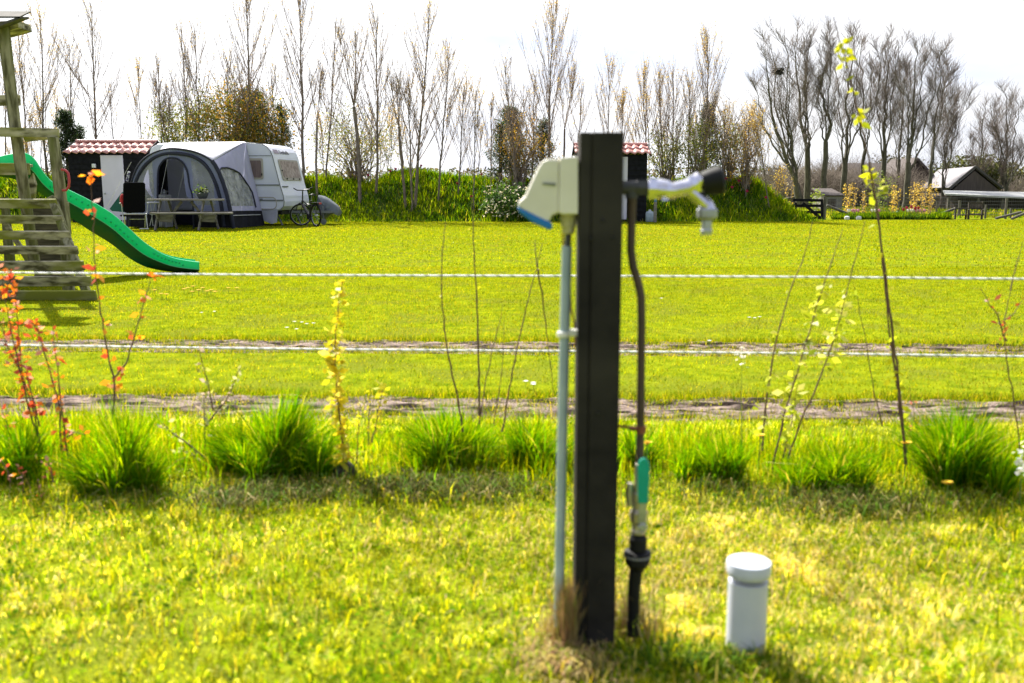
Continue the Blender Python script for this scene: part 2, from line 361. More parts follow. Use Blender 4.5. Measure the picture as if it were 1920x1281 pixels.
# far lawn
x, y = scatter(170000, 13.5, 35.5, 0.58); n = len(x); g = fbm(x * 0.5, y * 0.25 + 40)
wt = np.stack([0.5 + 0.4 * (g > .5), 1.1 + 0 * g, 0.14 + 0.5 * (g < .40), 0.16 + 0 * g, 0.45 + 0 * g], 1)
c = colmix(n, [GREEN, YEL, DRY, DARK, PALE], wt, 0.14)
c = c * np.array([.90, .93, .6]) * (0.56 + 0.40 * fbm(x * .22, y * .5 + 3))[:, None]
base = np.stack([x, y, 0 * x - 0.004], 1)
addb(*blades(base, (0.016 + 0.022 * rs.rand(n)) * (0.8 + 0.4 * g), 0.010 + y * 0.0006 * rs.rand(n), 0.2 + 0.6 * rs.rand(n), seg2=False), c)
me = npmesh('lawn_grass', np.concatenate(V), np.concatenate(FF), np.concatenate(C))
o = finish('lawn_grass', me, m_grass); tagp(o, 'short mown yellow green grass covering the whole lawn', 'grass', kind='stuff')
# rough grass strip behind and between the tufts
V = []; FF = []; C = []; off = 0
n = 42000; x = (rs.rand(n) * 2 - 1) * 2.9; y = 3.93 - 0.05 * x + 0.20 * rs.randn(n)
dens = fbm(x * 3.1 + 7, y * 0 + 1.5); keep = rs.rand(n) < (0.25 + dens * 0.8); x, y, dens = x[keep], y[keep], dens[keep]; n = len(x)
hh = (0.04 + 0.15 * rs.rand(n) ** 1.8) * (0.15 + 1.25 * dens)
c = colmix(n, [GREEN, YEL, DRY, (0.16, 0.32, 0.004), PALE], [1.0, 1.0, 0.1, 1.4, 0.3])
addb(*blades(np.stack([x, y, 0 * x - .005], 1), hh, 0.003 + 0.0025 * rs.rand(n), 0.1 + 0.5 * rs.rand(n)), c)
# stray long blades in the near turf and along the rut edges
n = 5000; x, y = scatter(n, 1.7, 3.7); c = colmix(n, [GREEN, YEL, DRY, DARK], [1, .7, .5, .5])
addb(*blades(np.stack([x, y, 0 * x - .005], 1), 0.05 + 0.05 * rs.rand(n), 0.003 + 0.002 * rs.rand(n), 0.3 + 0.6 * rs.rand(n)), c)
for k in (0, 1):        # grass creeping over the rut edges and small clumps growing in the ruts
    n = 15000; x = (rs.rand(n) * 2 - 1) * 4.6; sd = np.where(rs.rand(n) < .6, 1.0, -1.0); y = rut_y(x, k) + sd * RW[k] * (1.02 - .75 * np.clip(fbm(x * 2.3 + 5 * k, sd * 3 + 0 * x, 3) - .42, 0, 1) * 2 + .16 * rs.randn(n))
    c = colmix(n, [GREEN, YEL, DRY, DARK], [1, .9, .45, .8]) * .8
    addb(*blades(np.stack([x, y, 0 * x - .018], 1), 0.025 + 0.035 * rs.rand(n), 0.003 + 0.002 * rs.rand(n), 0.2 + 0.7 * rs.rand(n), seg2=False), c)
    m_ = 70; cx_ = (rs.rand(m_) * 2 - 1) * 4.4; cy_ = rut_y(cx_, k) + RW[k] * .55 * rs.randn(m_); q_ = rs.randint(0, m_, 4200); n = 4200
    c = colmix(n, [GREEN, YEL, DRY, DARK], [1, .6, .5, .8]) * .8
    addb(*blades(np.stack([cx_[q_] + .07 * rs.randn(n), cy_[q_] + .02 * rs.randn(n), 0 * q_ - .03], 1), 0.025 + 0.035 * rs.rand(n), 0.003 + 0.002 * rs.rand(n), 0.2 + 0.7 * rs.rand(n), seg2=False), c)
me = npmesh('rough_grass', np.concatenate(V), np.concatenate(FF), np.concatenate(C))
o = finish('rough_grass', me, m_grass); tagp(o, 'longer bright green grass growing along the rope fence line', 'grass', kind='stuff')
# dead thatch raked under the tufts, coloured darker to carry their shade
V = []; FF = []; C = []; off = 0
def thatch(n, cx, cy, sx, sy, cols, wts, h=0.06, zr=0.03, lean=0.9, w=0.003, lr=None):
    x = cx + sx * rs.randn(n); y = cy + sy * rs.randn(n); c = colmix(n, cols, wts)
    addb(*blades(np.stack([x, y, rs.rand(n) * zr], 1), h * (0.5 + rs.rand(n)), w * (0.6 + rs.rand(n)), lean + (1 - lean if lr is None else lr) * rs.rand(n) - .02), c)
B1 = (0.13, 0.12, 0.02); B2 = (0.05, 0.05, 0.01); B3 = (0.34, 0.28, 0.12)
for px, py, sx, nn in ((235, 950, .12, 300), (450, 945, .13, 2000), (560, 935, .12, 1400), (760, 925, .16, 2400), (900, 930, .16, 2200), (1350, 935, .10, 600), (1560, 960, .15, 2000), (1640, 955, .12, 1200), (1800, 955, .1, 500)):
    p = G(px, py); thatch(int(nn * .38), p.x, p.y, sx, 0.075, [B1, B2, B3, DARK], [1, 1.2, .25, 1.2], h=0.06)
thatch(1000, G(1060, 1250).x, 2.12, .06, .05, [DRY, B3, (0.36, 0.22, 0.12), GREEN], [1, 1, 1, .5], h=0.035)
thatch(900, G(1064, 1215).x, 2.19, .011, .015, [B3, (0.34, 0.20, 0.10), (0.42, 0.27, .13), GREEN], [1, 1, 1, .3], h=0.15, lean=.05, lr=.28, zr=.01, w=.0025)
thatch(260, G(1050, 1215).x, 2.24, .02, .03, [B3, (0.30, 0.18, 0.09), DRY], [1, 1, 1], h=0.09, lean=.3, zr=.01, w=.0025)
thatch(260, G(1180, 1190).x, 2.30, .035, .03, [B3, (0.30, 0.18, 0.09), GREEN], [1, 1, 1], h=0.13, lean=.35, zr=.01, w=.0025)
thatch(700, G(1280, 1235).x, 2.12, .12, .04, [DARK, GREEN, (0.03, .08, .004)], [1, 1, 1], h=0.045, lean=.4, zr=.01, w=.004)  # dark blades paint the shade on the grass right of the post
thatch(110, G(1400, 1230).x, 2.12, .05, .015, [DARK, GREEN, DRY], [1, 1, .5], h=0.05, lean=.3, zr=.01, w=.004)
thatch(3600, 0.75, 2.70, .45, .30, [DRY, B3, YEL], [1.2, .5, .8], h=0.04)
thatch(1500, 0.1, 2.9, .5, .25, [DRY, PALE, YEL], [1, .6, .6], h=0.04)
me = npmesh('dead_grass', np.concatenate(V), np.concatenate(FF), np.concatenate(C))
m_dead = mat('dead_grass', (0.3, 0.25, 0.1), rough=0.8, trans=(1.1, 1.0, 0.8), tfac=0.25, attr='col', spec=0.1)
o = finish('dead_grass', me, m_dead); tagp(o, 'dry brown cut grass, coloured darker for shade, lying under the tufts and round the post', 'dead grass', kind='stuff')
# grass and weeds over the bank
V = []; FF = []; C = []; off = 0
n = 90000; x = rs.uniform(_bx[0] * 0.92, _bx[-1] + 0.2, n); y = rs.uniform(BY - BW - 0.5, BY + 0.9, n)
z = bank(x, y); keep = (z > 0.03) | ((rs.rand(n) < .25) & (x < _bx[-2])); x, y, z = x[keep], y[keep], z[keep]; n = len(x)
g = fbm(x * 0.9, y * 0.9 + 70); g2 = fbm(x * 2.6, y * 2.6)
c = colmix(n, [(0.09, 0.18, 0.006), (0.22, 0.30, 0.008), (0.32, 0.30, 0.08), (0.03, 0.085, 0.004)], np.stack([1 + 0 * g, 0.5 + 1.4 * (g > .52), 0.12 + .25 * (g2 > .6), 0.5 + 1.2 * (g < .45)], 1), 0.2)
addb(*blades(np.stack([x, y, z - .03], 1), (0.10 + 0.26 * rs.rand(n)) * (0.4 + 1.1 * g2), 0.02 + 0.03 * rs.rand(n), 0.15 + 0.7 * rs.rand(n), seg2=False), c)
me = npmesh('bank_grass', np.concatenate(V), np.concatenate(FF), np.concatenate(C))
o = finish('bank_grass', me, m_grass); tagp(o, 'lush uncut grass and weeds covering the bank behind the lawn', 'grass', kind='stuff')

# ------------------------------------------------------------------ long grass tufts in the row
def tuft(px, py, wpx, hpx, n, label, lean0=0, dk=0.5):
    p = G(px, py); sc = p.y / F; R = wpx / 2 * sc; H = hpx * sc * 1.08
    n = int(n * 1.25); K = 9; sa = rs.rand(K) * 6.28; sr = R * .92 * rs.rand(K) ** .7; sx_ = sr * np.cos(sa); sy_ = .55 * sr * np.sin(sa); sh = .50 + .55 * rs.rand(K) - .25 * sr / R; sh[:2] = 1.05; sx_[:2] *= .4; slx = rs.randn(K) * .35 + .5 * sx_ / R; sw = .4 + rs.rand(K)
    kk = rs.choice(K, n, p=sw / sw.sum()); r = R * .20 * np.sqrt(rs.rand(n)); a = rs.rand(n) * 2 * np.pi
    x = p.x + sx_[kk] + r * np.cos(a); y = p.y + 0.06 + sy_[kk] + r * np.sin(a)
    ang = np.where(rs.rand(n) < .55, np.where(slx[kk] > 0, 0, np.pi) + rs.randn(n) * .8, a)
    h = H * (0.30 + 0.72 * rs.rand(n) ** .7) * sh[kk]; lean = np.clip(0.04 + .35 * np.abs(slx[kk]) + 0.24 * np.abs(rs.randn(n)), 0, 0.96)
    flat = rs.rand(n) < .05; lean[flat] = .97
    base = np.stack([x, y, 0 * x - .01], 1); d = np.stack([np.cos(ang), np.sin(ang), 0 * ang], 1); up = np.array([0, 0, 1.0])
    sd = np.stack([-np.sin(ang + rs.randn(n)), np.cos(ang + rs.randn(n)), 0 * ang], 1); w = (0.0022 + 0.003 * rs.rand(n))[:, None] / 2
    pts = []
    for t, ww in ((0, 1), (.35, 1), (.7, .8), (1, .12)):
        q = base + d * (h * lean * t ** 1.9 * 1.25)[:, None] + up * (h * (t - 0.36 * lean * t ** 2.6))[:, None]
        pts += [q - sd * w * ww, q + sd * w * ww]
    v = np.stack(pts, 1).reshape(-1, 3); b = (np.arange(n) * 8)[:, None]
    f = np.concatenate([b + np.array([0 + k, 1 + k, 3 + k, 2 + k]) for k in (0, 2, 4)], 0)
    c = colmix(n, [(0.05, 0.17, 0.003), (0.12, 0.28, 0.003), (0.26, 0.36, 0.004), (0.50, 0.42, 0.16)], [dk, 1, .8, .10], 0.2)
    me = npmesh('grass_tuft', v, f, np.repeat(c, 8, 0))
    o = finish('grass_tuft', me, m_grass, loc=(p.x, p.y, 0)); tagp(o, label, 'grass tuft', 'long grass tufts along the rope fence')
tuft(30, 905, 210, 130, 1300, 'dark grass tuft with red leaved shrub growing out of it at left edge', dk=1.2)
tuft(235, 925, 240, 175, 2600, 'wide bushy grass tuft in front of the tall red leaved twig')
tuft(500, 900, 250, 172, 3200, 'tall dense dark green grass tuft left of the yellow leaved shrub', dk=.9)
tuft(820, 885, 250, 130, 2400, 'broad grass tuft under the two bare dark stems')
tuft(1005, 880, 140, 110, 1300, 'small grass tuft just left of the grey conduit', dk=.8)
tuft(1190, 880, 110, 90, 800, 'low grass tuft behind the brown water pipe', dk=.8)
tuft(1335, 905, 180, 110, 1500, 'low spiky grass tuft between the water pipe and the leaning twigs')
tuft(1590, 925, 230, 105, 1900, 'flat wide grass tuft below the tall leafy stem')
tuft(1830, 925, 240, 172, 3000, 'tall round grass tuft beside the dandelion at right', dk=.8)

# ------------------------------------------------------------------ service post with socket and tap
PD = 2.17                                   # distance of the post
m_post = mat('post_plastic', (0.013, 0.012, 0.012), (0.022, 0.020, 0.019), c3=(0.034, 0.031, 0.027), scale=14, rough=0.8, bump=0.35, bscale=80, spec=0.12, bdist=0.003)
px0, px1 = P(1083, 700, PD).x, P(1162, 700, PD).x; pt = P(1127, 248, PD).z
root = thing('service_post', 'dark grey square post with a vertical groove carrying socket box and water tap', 'post', ((px0 + px1) / 2, PD + .05, 0))
gxp = px0 + 0.27 * (px1 - px0)
poly = [(px0, PD), (gxp - .004, PD), (gxp, PD + .007), (gxp + .004, PD), (px1, PD), (px1, PD + .10), (px0, PD + .10)]
mb = MB(); mb.prism([(a, b, -0.05) for a, b in poly], (0, 0, pt + 0.05)); mb.build('post_body', m_post, root, bevel=0.003)
m_black = mat('black_metal', (0.012, 0.012, 0.013), rough=0.5)
for (a, b) in ((1130, 414), (1149, 446), (1108, 448), (1122, 775)):
    q = P(a, b, PD); mb = MB(); mb.lathe(q + Vector((0, .002, 0)), [(.0045, 0), (.0045, .003), (.003, .005)], 10, axis=(0, -1, 0)); mb.build('screw', m_black, root, smooth=True)
# socket box
m_cream = mat('cream_plastic', (0.60, 0.57, 0.49), (0.68, 0.65, 0.57), scale=9, rough=0.45, bump=.05, spec=0.4)
m_blue = mat('blue_plastic', (0.01, 0.14, 0.42), (0.012, 0.17, 0.48), scale=12, rough=0.4)
bx = thing('socket_box', 'cream angled electric socket box with blue flap on the left of the post', 'socket box', (px0, PD + .05, P(1060, 400, PD).z))
def pp(a, b, d=PD): q = P(a, b, d); return q
mb = MB(); mb.prism([pp(1084, 293), pp(1050, 296), pp(1048, 398), pp(1052, 402), pp(1084, 402)], (0, 0.10, 0))
mb.build('mounting_box', m_cream, bx, bevel=.006)
dd = PD + .006
mb = MB(); mb.prism([pp(1049.5, 298, dd), pp(1028, 298, dd), pp(1018, 302, dd), pp(1011, 312, dd), pp(1000, 335, dd), pp(985, 368, dd), pp(972, 380, dd), pp(971, 388, dd), pp(1026, 421, dd), pp(1036, 404, dd), pp(1049.5, 399, dd)], (0, 0.085, 0))
mb.build('socket_housing', m_cream, bx, bevel=.010)
mb = MB(); mb.prism([pp(970, 388, dd - .004), pp(974, 399, dd - .004), pp(998, 417, dd - .004), pp(1028, 431, dd - .004), pp(1036, 430, dd - .004), pp(1035, 418, dd - .004), pp(1004, 404, dd - .004)], (0, 0.093, 0))
mb.build('socket_flap', m_blue, bx, bevel=.004)
mb = MB(); mb.prism([pp(1016, 343, dd - .0005), pp(1042, 344, dd - .0005), pp(1041, 349, dd - .0005), pp(1018, 346, dd - .0005)], (0, -0.003, 0))
mb.build('embossed_rib', mat('rib_grey', (0.12, 0.14, 0.12), rough=.6), bx)
gc = P(1066, 402, PD + .05)
m_cream2 = mat('aged_cream_plastic', (0.40, 0.37, 0.20), (0.50, 0.46, 0.30), scale=20, rough=0.5)
mb = MB(); k = 1.37e-3
mb.lathe(gc, [(.020, .002), (.020, -.012), (.0185, -.014), (.018, -.028), (.0155, -.031), (.015, -.043), (.0095, -.046)], 12); mb.build('cable_gland', m_cream2, bx, smooth=False, bevel=.001)
# conduit
m_conduit = mat('grey_conduit', (0.25, 0.32, 0.38), (0.34, 0.41, 0.46), scale=10, rough=0.35, spec=0.5)
m_cable = mat('dark_cable', (0.05, 0.05, 0.055), rough=0.6)
cd = thing('cable_conduit', 'slender pale grey plastic conduit leaning beside the post up to the socket box', 'conduit', G(1046, 1090))
a_, b_ = P(1063, 462, PD + .05), P(1045, 1088, PD + .03); mb = MB(); mb.tube([a_, b_.lerp(a_, .5) + Vector((.0015, 0, 0)), b_ + Vector((.004, 0, -.12))], .0122, 16); mb.build('conduit_tube', m_conduit, cd, smooth=True)
mb = MB(); mb.tube([P(1066, 425, PD + .05), P(1064, 475, PD + .05)], .0078, 12); mb.build('cable', m_cable, cd, smooth=True)
mb = MB(); q = P(1057, 627, PD + .045); mb.lathe(q - Vector((0, 0, .006)), [(.0165, 0), (.0165, .013)], 16); mb.box(q + Vector((.022, 0, .004)), (.026, .018, .016)); mb.build('pipe_clip', mat('white_plastic', (0.7, 0.69, 0.66), rough=.5), cd, bevel=.002)
m_rust = mat('rusty_wire', (0.10, 0.035, 0.02), (0.22, 0.08, 0.04), scale=30, rough=0.85)
mb = MB(); mb.tube([P(1055, 425, PD + .07), P(1056, 455, PD + .07), P(1066, 520, PD + .075), P(1071, 580, PD + .075), P(1077, 606, PD + .07), P(1079, 650, PD + .07)], .0022, 8)
mb.build('earth_wire', m_rust, cd, smooth=True)
# tap
m_chrome = mat('tap_chrome', (0.50, 0.49, 0.56), (0.66, 0.65, 0.72), scale=25, rough=0.10, metal=0.95, bump=.05, bscale=60, bdist=.003)
m_steel = mat('dull_steel', (0.28, 0.29, 0.31), (0.40, 0.42, 0.45), scale=25, rough=0.45, metal=.8)
m_rubber = mat('black_rubber', (0.007, 0.007, 0.008), rough=0.6, spec=.2)
m_pipe = mat('brown_pipe', (0.055, 0.036, 0.030), (0.085, 0.055, 0.045), scale=16, rough=0.6, bump=.2, bscale=70)
TD = PD + .05
tp = thing('water_tap', 'chrome garden tap with black handle sticking out right of the post', 'tap', P(1215, 352, TD))
def T(a, b): return P(a, b, TD)
mb = MB(); mb.tube([T(1160, 352), T(1196, 352)], .0165, 14); mb.tube([T(1194, 352), T(1216, 352)], .0195, 6); mb.build('pipe_fitting', m_cable, tp)
mb = MB(); mb.tube([T(1214, 354), T(1222, 354), T(1234, 355), T(1252, 357), T(1262, 357), T(1290, 352), T(1314, 337)], [.021, .023, .025, .023, .018, .0205, .021], 16)
mb.tube([T(1244, 345), T(1246, 376)], [.010, .016], 6); mb.tube([T(1216, 354), T(1230, 354.5)], .0275, 6); mb.tube([T(1298, 348), T(1306, 343)], .0245, 6)
mb.build('tap_body', m_chrome, tp, smooth=True)
mb = MB(); mb.tube([T(1258, 341), T(1262, 374)], .006, 8); mb.build('brass_ring', mat('brass', (0.45, 0.36, 0.18), rough=.35, metal=.8), tp, smooth=True)
a_, b_ = T(1312, 340), T(1350, 335)
hd = (T(1353, 336) - T(1314, 349)); 
mb = MB(); mb.tube([T(1316, 345), T(1334, 341), T(1350, 338), T(1355, 337)], [.026, .031, .034, .028], 18); mb.build('handle', m_rubber, tp, smooth=True)
mb = MB(); mb.prism([T(1306, 336), T(1340, 315), T(1349, 318), T(1351, 324), T(1318, 342)], (0, .03, 0)); [mb.v.__setitem__(i, (v[0], v[1] - .016, v[2])) for i, v in enumerate(mb.v)]; mb.build('handle_cap', m_chrome, tp, bevel=.004)
mb = MB(); mb.tube([T(1294, 358), T(1312, 374), T(1326, 385), T(1329, 396)], [.0165, .0155, .015, .017], 14); mb.build('spout', m_chrome, tp, smooth=True)
mb = MB(); mb.lathe(T(1326, 391), [(.022, 0), (.0245, -.004), (.0245, -.020), (.020, -.025), (.012, -.028), (.0125, -.048), (.0145, -.052), (.013, -.062)], 14); mb.build('hose_nozzle', m_steel, tp, smooth=False)
wp = thing('water_pipe', 'brown bent water pipe running down the right side of the post', 'pipe', G(1190, 1150))
mb = MB(); mb.tube([T(1184, 366), T(1185, 372), T(1184, 420), T(1183, 470), T(1187, 500), T(1196, 528), T(1202, 556), T(1203, 600), T(1202, 700), T(1200, 868)], [.013, .0105] + [.0098] * 8, 14); mb.build('pipe_run', m_pipe, wp, smooth=True)
mb = MB(); mb.lathe(T(1184, 372), [(.015, 0), (.015, .025), (.012, .03)], 12); mb.build('elbow', m_cable, wp)
mb = MB(); mb.tube([P(1158, 799, PD + .05), T(1192, 803)], .0035, 8); mb.lathe(T(1202, 812), [(.0125, 0), (.0125, .018)], 12); mb.tube([T(1180, 803), T(1196, 804)], .006, 8); mb.build('bracket', m_rust, wp)
m_brass = mat('worn_brass', (0.35, 0.30, 0.22), (0.5, 0.46, 0.4), scale=25, rough=0.4, metal=.7)
mb = MB(); b0 = T(1197, 1000); mb.lathe(b0, [(.018, 0), (.019, .008), (.017, .012), (.0165, .026), (.0225, .034), (.0225, .056), (.016, .066), (.016, .082), (.018, .086), (.018, .105), (.015, .11), (.013, .14), (.011, .18)], 14); mb.build('valve_body', m_brass, wp, smooth=False, bevel=.001)
mb = MB(); mb.lathe(T(1202, 981) + Vector((0, -.022, 0)), [(.0125, 0), (.0125, .009), (.009, .011)], 6, axis=(0, -1, 0)); mb.build('valve_nut', m_steel, wp)
mb = MB(); mb.tube([T(1181, 906), T(1180, 925), T(1182, 948)], [.008, .011, .009], 10); mb.build('drain_screw', m_brass, wp, smooth=True)
m_green = mat('green_vinyl', (0.0, 0.28, 0.19), (0.0, 0.32, 0.22), scale=18, rough=0.45)
TD2 = TD - .036
mb = MB(); mb.prism([P(a, b, TD2) for a, b in ((1197, 945), (1216, 945), (1217, 915), (1219, 880), (1217, 867), (1211, 860), (1204, 860), (1198, 867), (1196, 880), (1196, 915))], (0, .009, 0)); mb.build('valve_lever', m_green, wp, bevel=.003)
mb = MB(); mb.beam(P(1206, 940, TD2 + .005), P(1203, 980, TD2 + .008), .019, .004, up=(0, -1, 0)); mb.build('lever_shank', m_steel, wp)
mb = MB(); mb.lathe(T(1196, 1032), [(.016, 0), (.0225, .002), (.0225, .014), (.021, .016), (.0225, .018), (.0225, .032), (.020, .036), (.018, .042)], 14)
mb.lathe(T(1195, 1056), [(.020, -.014), (.027, -.004), (.031, .003), (.031, .020), (.0345, .021), (.0345, .030), (.022, .034), (.016, .036)], 18); mb.build('coupling', m_rubber, wp, bevel=.001)
mb = MB(); mb.lathe(T(1195, 1042), [(.035, 0), (.035, .006)], 18); mb.build('coupling_ring', mat('grey_ring', (.15, .15, .17), rough=.5), wp)
mb = MB(); mb.tube([T(1193, 1068), T(1189, 1100), T(1187, 1170) + Vector((0, 0, -.03))], [.0175, .016, .0155], 14); mb.build('supply_pipe', m_rubber, wp, smooth=True)
# inspection pipe
wq = G(1397, 1225); R = .0485
m_wpvc = mat('pale_grey_pvc', (0.46, 0.49, 0.56), (0.54, 0.56, 0.63), scale=6, rough=0.4, c3=(0.44, 0.45, 0.46))
m_cap = mat('white_cap', (0.74, 0.75, 0.78), (0.8, 0.8, 0.82), scale=6, rough=0.4)
ztop = P(1394, 1052, wq.y).z
root = thing('inspection_pipe', 'short upright grey white plastic pipe with round white cap in the grass', 'pipe', wq)
mb = MB(); mb.lathe(wq + Vector((0, 0, -.04)), [(R, 0), (R, ztop - .01)], 40); mb.build('pipe_body', m_wpvc, root, smooth=True)
cz = ztop; mb = MB(); mb.lathe(wq, [(R + .0005, cz - .036), (R + .0035, cz - .033), (R + .0035, cz - .026), (R + .0055, cz - .0245), (R + .0058, cz - .003), (R + .0045, cz - .0005), (R + .002, cz), (.03, cz - .001), (.001, cz - .0012)], 48); mb.build('pipe_cap', m_wpvc, root, smooth=True)

# ------------------------------------------------------------------ rope fence
m_rope = bpy.data.materials.new('white_rope'); m_rope.use_nodes = True
t = m_rope.node_tree; b = t.nodes['Principled BSDF']; b.inputs['Roughness'].default_value = .7
tcn = t.nodes.new('ShaderNodeTexCoord'); wv = t.nodes.new('ShaderNodeTexWave'); wv.inputs['Scale'].default_value = 11; wv.inputs['Distortion'].default_value = 0.6; wv.wave_type = 'BANDS'; wv.bands_direction = 'DIAGONAL'
rp = t.nodes.new('ShaderNodeValToRGB'); rp.color_ramp.elements[0].position = .12; rp.color_ramp.elements[1].position = .3
rp.color_ramp.elements[0].color = (0.38, .42, .36, 1); rp.color_ramp.elements[1].color = (.9, .9, .9, 1)
t.links.new(tcn.outputs['Object'], wv.inputs['Vector']); t.links.new(wv.outputs['Fac'], rp.inputs[0]); t.links.new(rp.outputs[0], b.inputs['Base Color'])
def rope(z0, ys, label):
    pts = []; rr = []
    for i in range(121):
        x = -12 + 24 * i / 120; y = 3.93 - 0.062 * x if abs(x) < 99 else 0
        pts.append((x, y, z0 + 0.002 * math.sin(x * 1.7) + ys * x)); rr.append(.0044)
    mb = MB(); mb.tube(pts, rr, 8); o = mb.build('fence_rope', m_rope, loc=(0, 3.93, z0), smooth=True); tagp(o, label, 'rope', 'white electric fence ropes')
rope(P(960, 517.5, 3.93).z, 0, 'upper white electric fence rope crossing the whole view')
rope(P(960, 658, 3.93).z, 0, 'lower white electric fence rope in front of the far wheel rut')

# ------------------------------------------------------------------ foreground twigs and leafy stems
m_twig = mat('red_brown_twig', (0.085, 0.045, 0.03), (0.13, 0.08, 0.05), scale=30, rough=.8)
m_leaf = mat('leaf', (0.3, 0.3, 0.05), rough=.5, trans=(1.3, 1.2, .9), tfac=0.5, attr='col', spec=.3)
def leafquads(cen, size, cols, wts, flat=0.5, droop=0.0, rsx=rs, asp=0.55):
    n = len(cen); size = np.broadcast_to(size, (n,)) * (0.6 + 0.8 * rsx.rand(n))
    a = rsx.rand(n) * 2 * np.pi; el = (rsx.rand(n) - 0.5) * math.pi * (1 - flat) - droop
    d = np.stack([np.cos(a) * np.cos(el), np.sin(a) * np.cos(el), np.sin(el)], 1); r = rsx.randn(n, 3); s = np.cross(d, r); s /= np.linalg.norm(s, axis=1, keepdims=True) + 1e-9
    nn = np.cross(d, s); L_ = size[:, None]
    v = np.stack([cen, cen + d * L_ * .5 + s * L_ * asp / 2 + nn * L_ * .08, cen + d * L_, cen + d * L_ * .5 - s * L_ * asp / 2 + nn * L_ * .08], 1).reshape(-1, 3)
    f = np.arange(4 * n).reshape(n, 4); c = np.repeat(colmix(n, cols, wts, .15), 4, 0); return v, f, c
ORANGE = [(0.62, 0.17, 0.015), (0.50, 0.07, 0.03), (0.55, 0.25, 0.20), (0.70, 0.30, 0.02)]
YLEAF = [(0.62, 0.52, 0.02), (0.50, 0.48, 0.02), (0.72, 0.62, 0.10)]
GLEAF = [(0.48, 0.52, 0.04), (0.56, 0.56, 0.16), (0.34, 0.42, 0.02)]
def stemset(name, label, cat, base, stems, leafspec=None, group=None, d=3.75, r0=.0042, material=None):
    """stems: list of polylines in picture points at distance d; leafspec list of (stem, t0, t1, n, size, cols, wts, clump)"""
    root = thing(name, label, cat, G(*base) if False else Vector((GX(base[0], d), d, 0)), group)
    rr = random.Random(base[0]); polys = []
    for si, st in enumerate(stems):
        pts = [P(a, b, d + 0.05 * math.sin(si * 2.1) + 0.02 * i) for i, (a, b) in enumerate(st)]
        # resample with small kinks at nodes
        out = []
        for i in range(len(pts) - 1):
            for k in range(5): out.append(pts[i].lerp(pts[i + 1], k / 5) + Vector((rr.gauss(0, .0016), rr.gauss(0, .0016), 0)))
        out.append(pts[-1]); polys.append(out)
        n = len(out); r_ = [r0 * (1 - 0.72 * i / (n - 1)) * (1.25 if i % 4 == 0 else 1) for i in range(n)]
        if si > 0 and stems[0] and len(st) <= 3: r_ = [x * .8 for x in r_]
        mb = MB(); mb.tube(out, r_, 6); mb.build('stem', material or m_twig, root, smooth=True)
    if leafspec:
        for (si, t0, t1, n, size, cols, wts, clump) in leafspec:
            size *= 1.2; n = int(n * 1.2); pl = polys[si]; cen = []; m = len(pl) - 1
            nn = max(1, n // clump)
            for q in range(nn):
                tt = t0 + (t1 - t0) * (q + rr.random() * .6) / nn; f = tt * m; i = min(int(f), m - 1); c = pl[i].lerp(pl[i + 1], f - i)
                for _ in range(clump): cen.append(c + Vector((rr.gauss(0, size * .3), rr.gauss(0, size * .3), rr.gauss(0, size * .25))))
            v, f, c = leafquads(np.array(cen), size, cols, wts, flat=.45)
            finish('foliage', npmesh('foliage', v, f, c), m_leaf, root)
    return root
OW = [1.2, 1, .5, .8]
G_RED = 'red leaved shrubs along the rope fence'
stemset('red_shrub', 'orange red leaved shrub with several stems at the left edge', 'shrub', (70, 850),
    [[(80, 850), (50, 750), (25, 640), (8, 560), (2, 500)], [(80, 850), (60, 760), (40, 700), (30, 560), (18, 505)], [(55, 880), (30, 830), (0, 760)], [(75, 800), (50, 700), (25, 680)], [(40, 700), (10, 640), (0, 600)]],
    [(0, .15, 1, 54, .029, ORANGE, OW, 3), (1, .2, 1, 54, .029, ORANGE, OW, 3), (2, .1, 1, 20, .026, ORANGE, OW, 2), (3, .1, 1, 16, .028, ORANGE, OW, 2), (4, .1, 1, 12, .028, ORANGE, OW, 2)], G_RED)
stemset('red_shrub', 'bushy red leaved shrub with twisted stems just right of the leftmost one', 'shrub', (125, 870),
    [[(128, 860), (118, 790), (108, 690), (98, 610)], [(115, 850), (112, 760), (90, 680), (70, 620), (60, 600)], [(125, 820), (140, 810), (160, 815)]],
    [(0, .1, 1, 44, .025, ORANGE, OW, 3), (1, .1, 1, 38, .025, ORANGE, OW, 2), (2, 0, 1, 8, .022, ORANGE, OW, 2)], G_RED, d=3.7)
stemset('red_shrub', 'tall forked orange leaved twig in front of the green slide', 'shrub', (212, 790),
    [[(210, 800), (215, 720), (205, 680), (192, 600), (182, 540), (176, 470), (174, 400), (170, 320)], [(212, 710), (238, 680), (255, 620), (272, 560), (285, 515)]],
    [(0, .98, 1, 9, .036, ORANGE, [1, .2, .1, 1], 9), (0, .84, .90, 6, .032, ORANGE, OW, 3), (0, .72, .74, 4, .034, ORANGE, OW, 4), (0, .62, .64, 5, .034, ORANGE, OW, 5), (0, .50, .53, 4, .026, ORANGE, OW, 4), (0, .40, .42, 4, .03, ORANGE, OW, 4), (0, .30, .32, 4, .028, ORANGE, OW, 4), (0, .1, .2, 9, .03, ORANGE, OW, 4),
     (1, .98, 1, 8, .03, ORANGE, OW, 8), (1, .78, .8, 5, .03, ORANGE, OW, 5), (1, .62, .64, 4, .026, ORANGE, OW, 4), (1, .45, .48, 5, .028, ORANGE, OW, 5), (1, .1, .2, 6, .024, ORANGE, OW, 2)], G_RED, d=3.6)
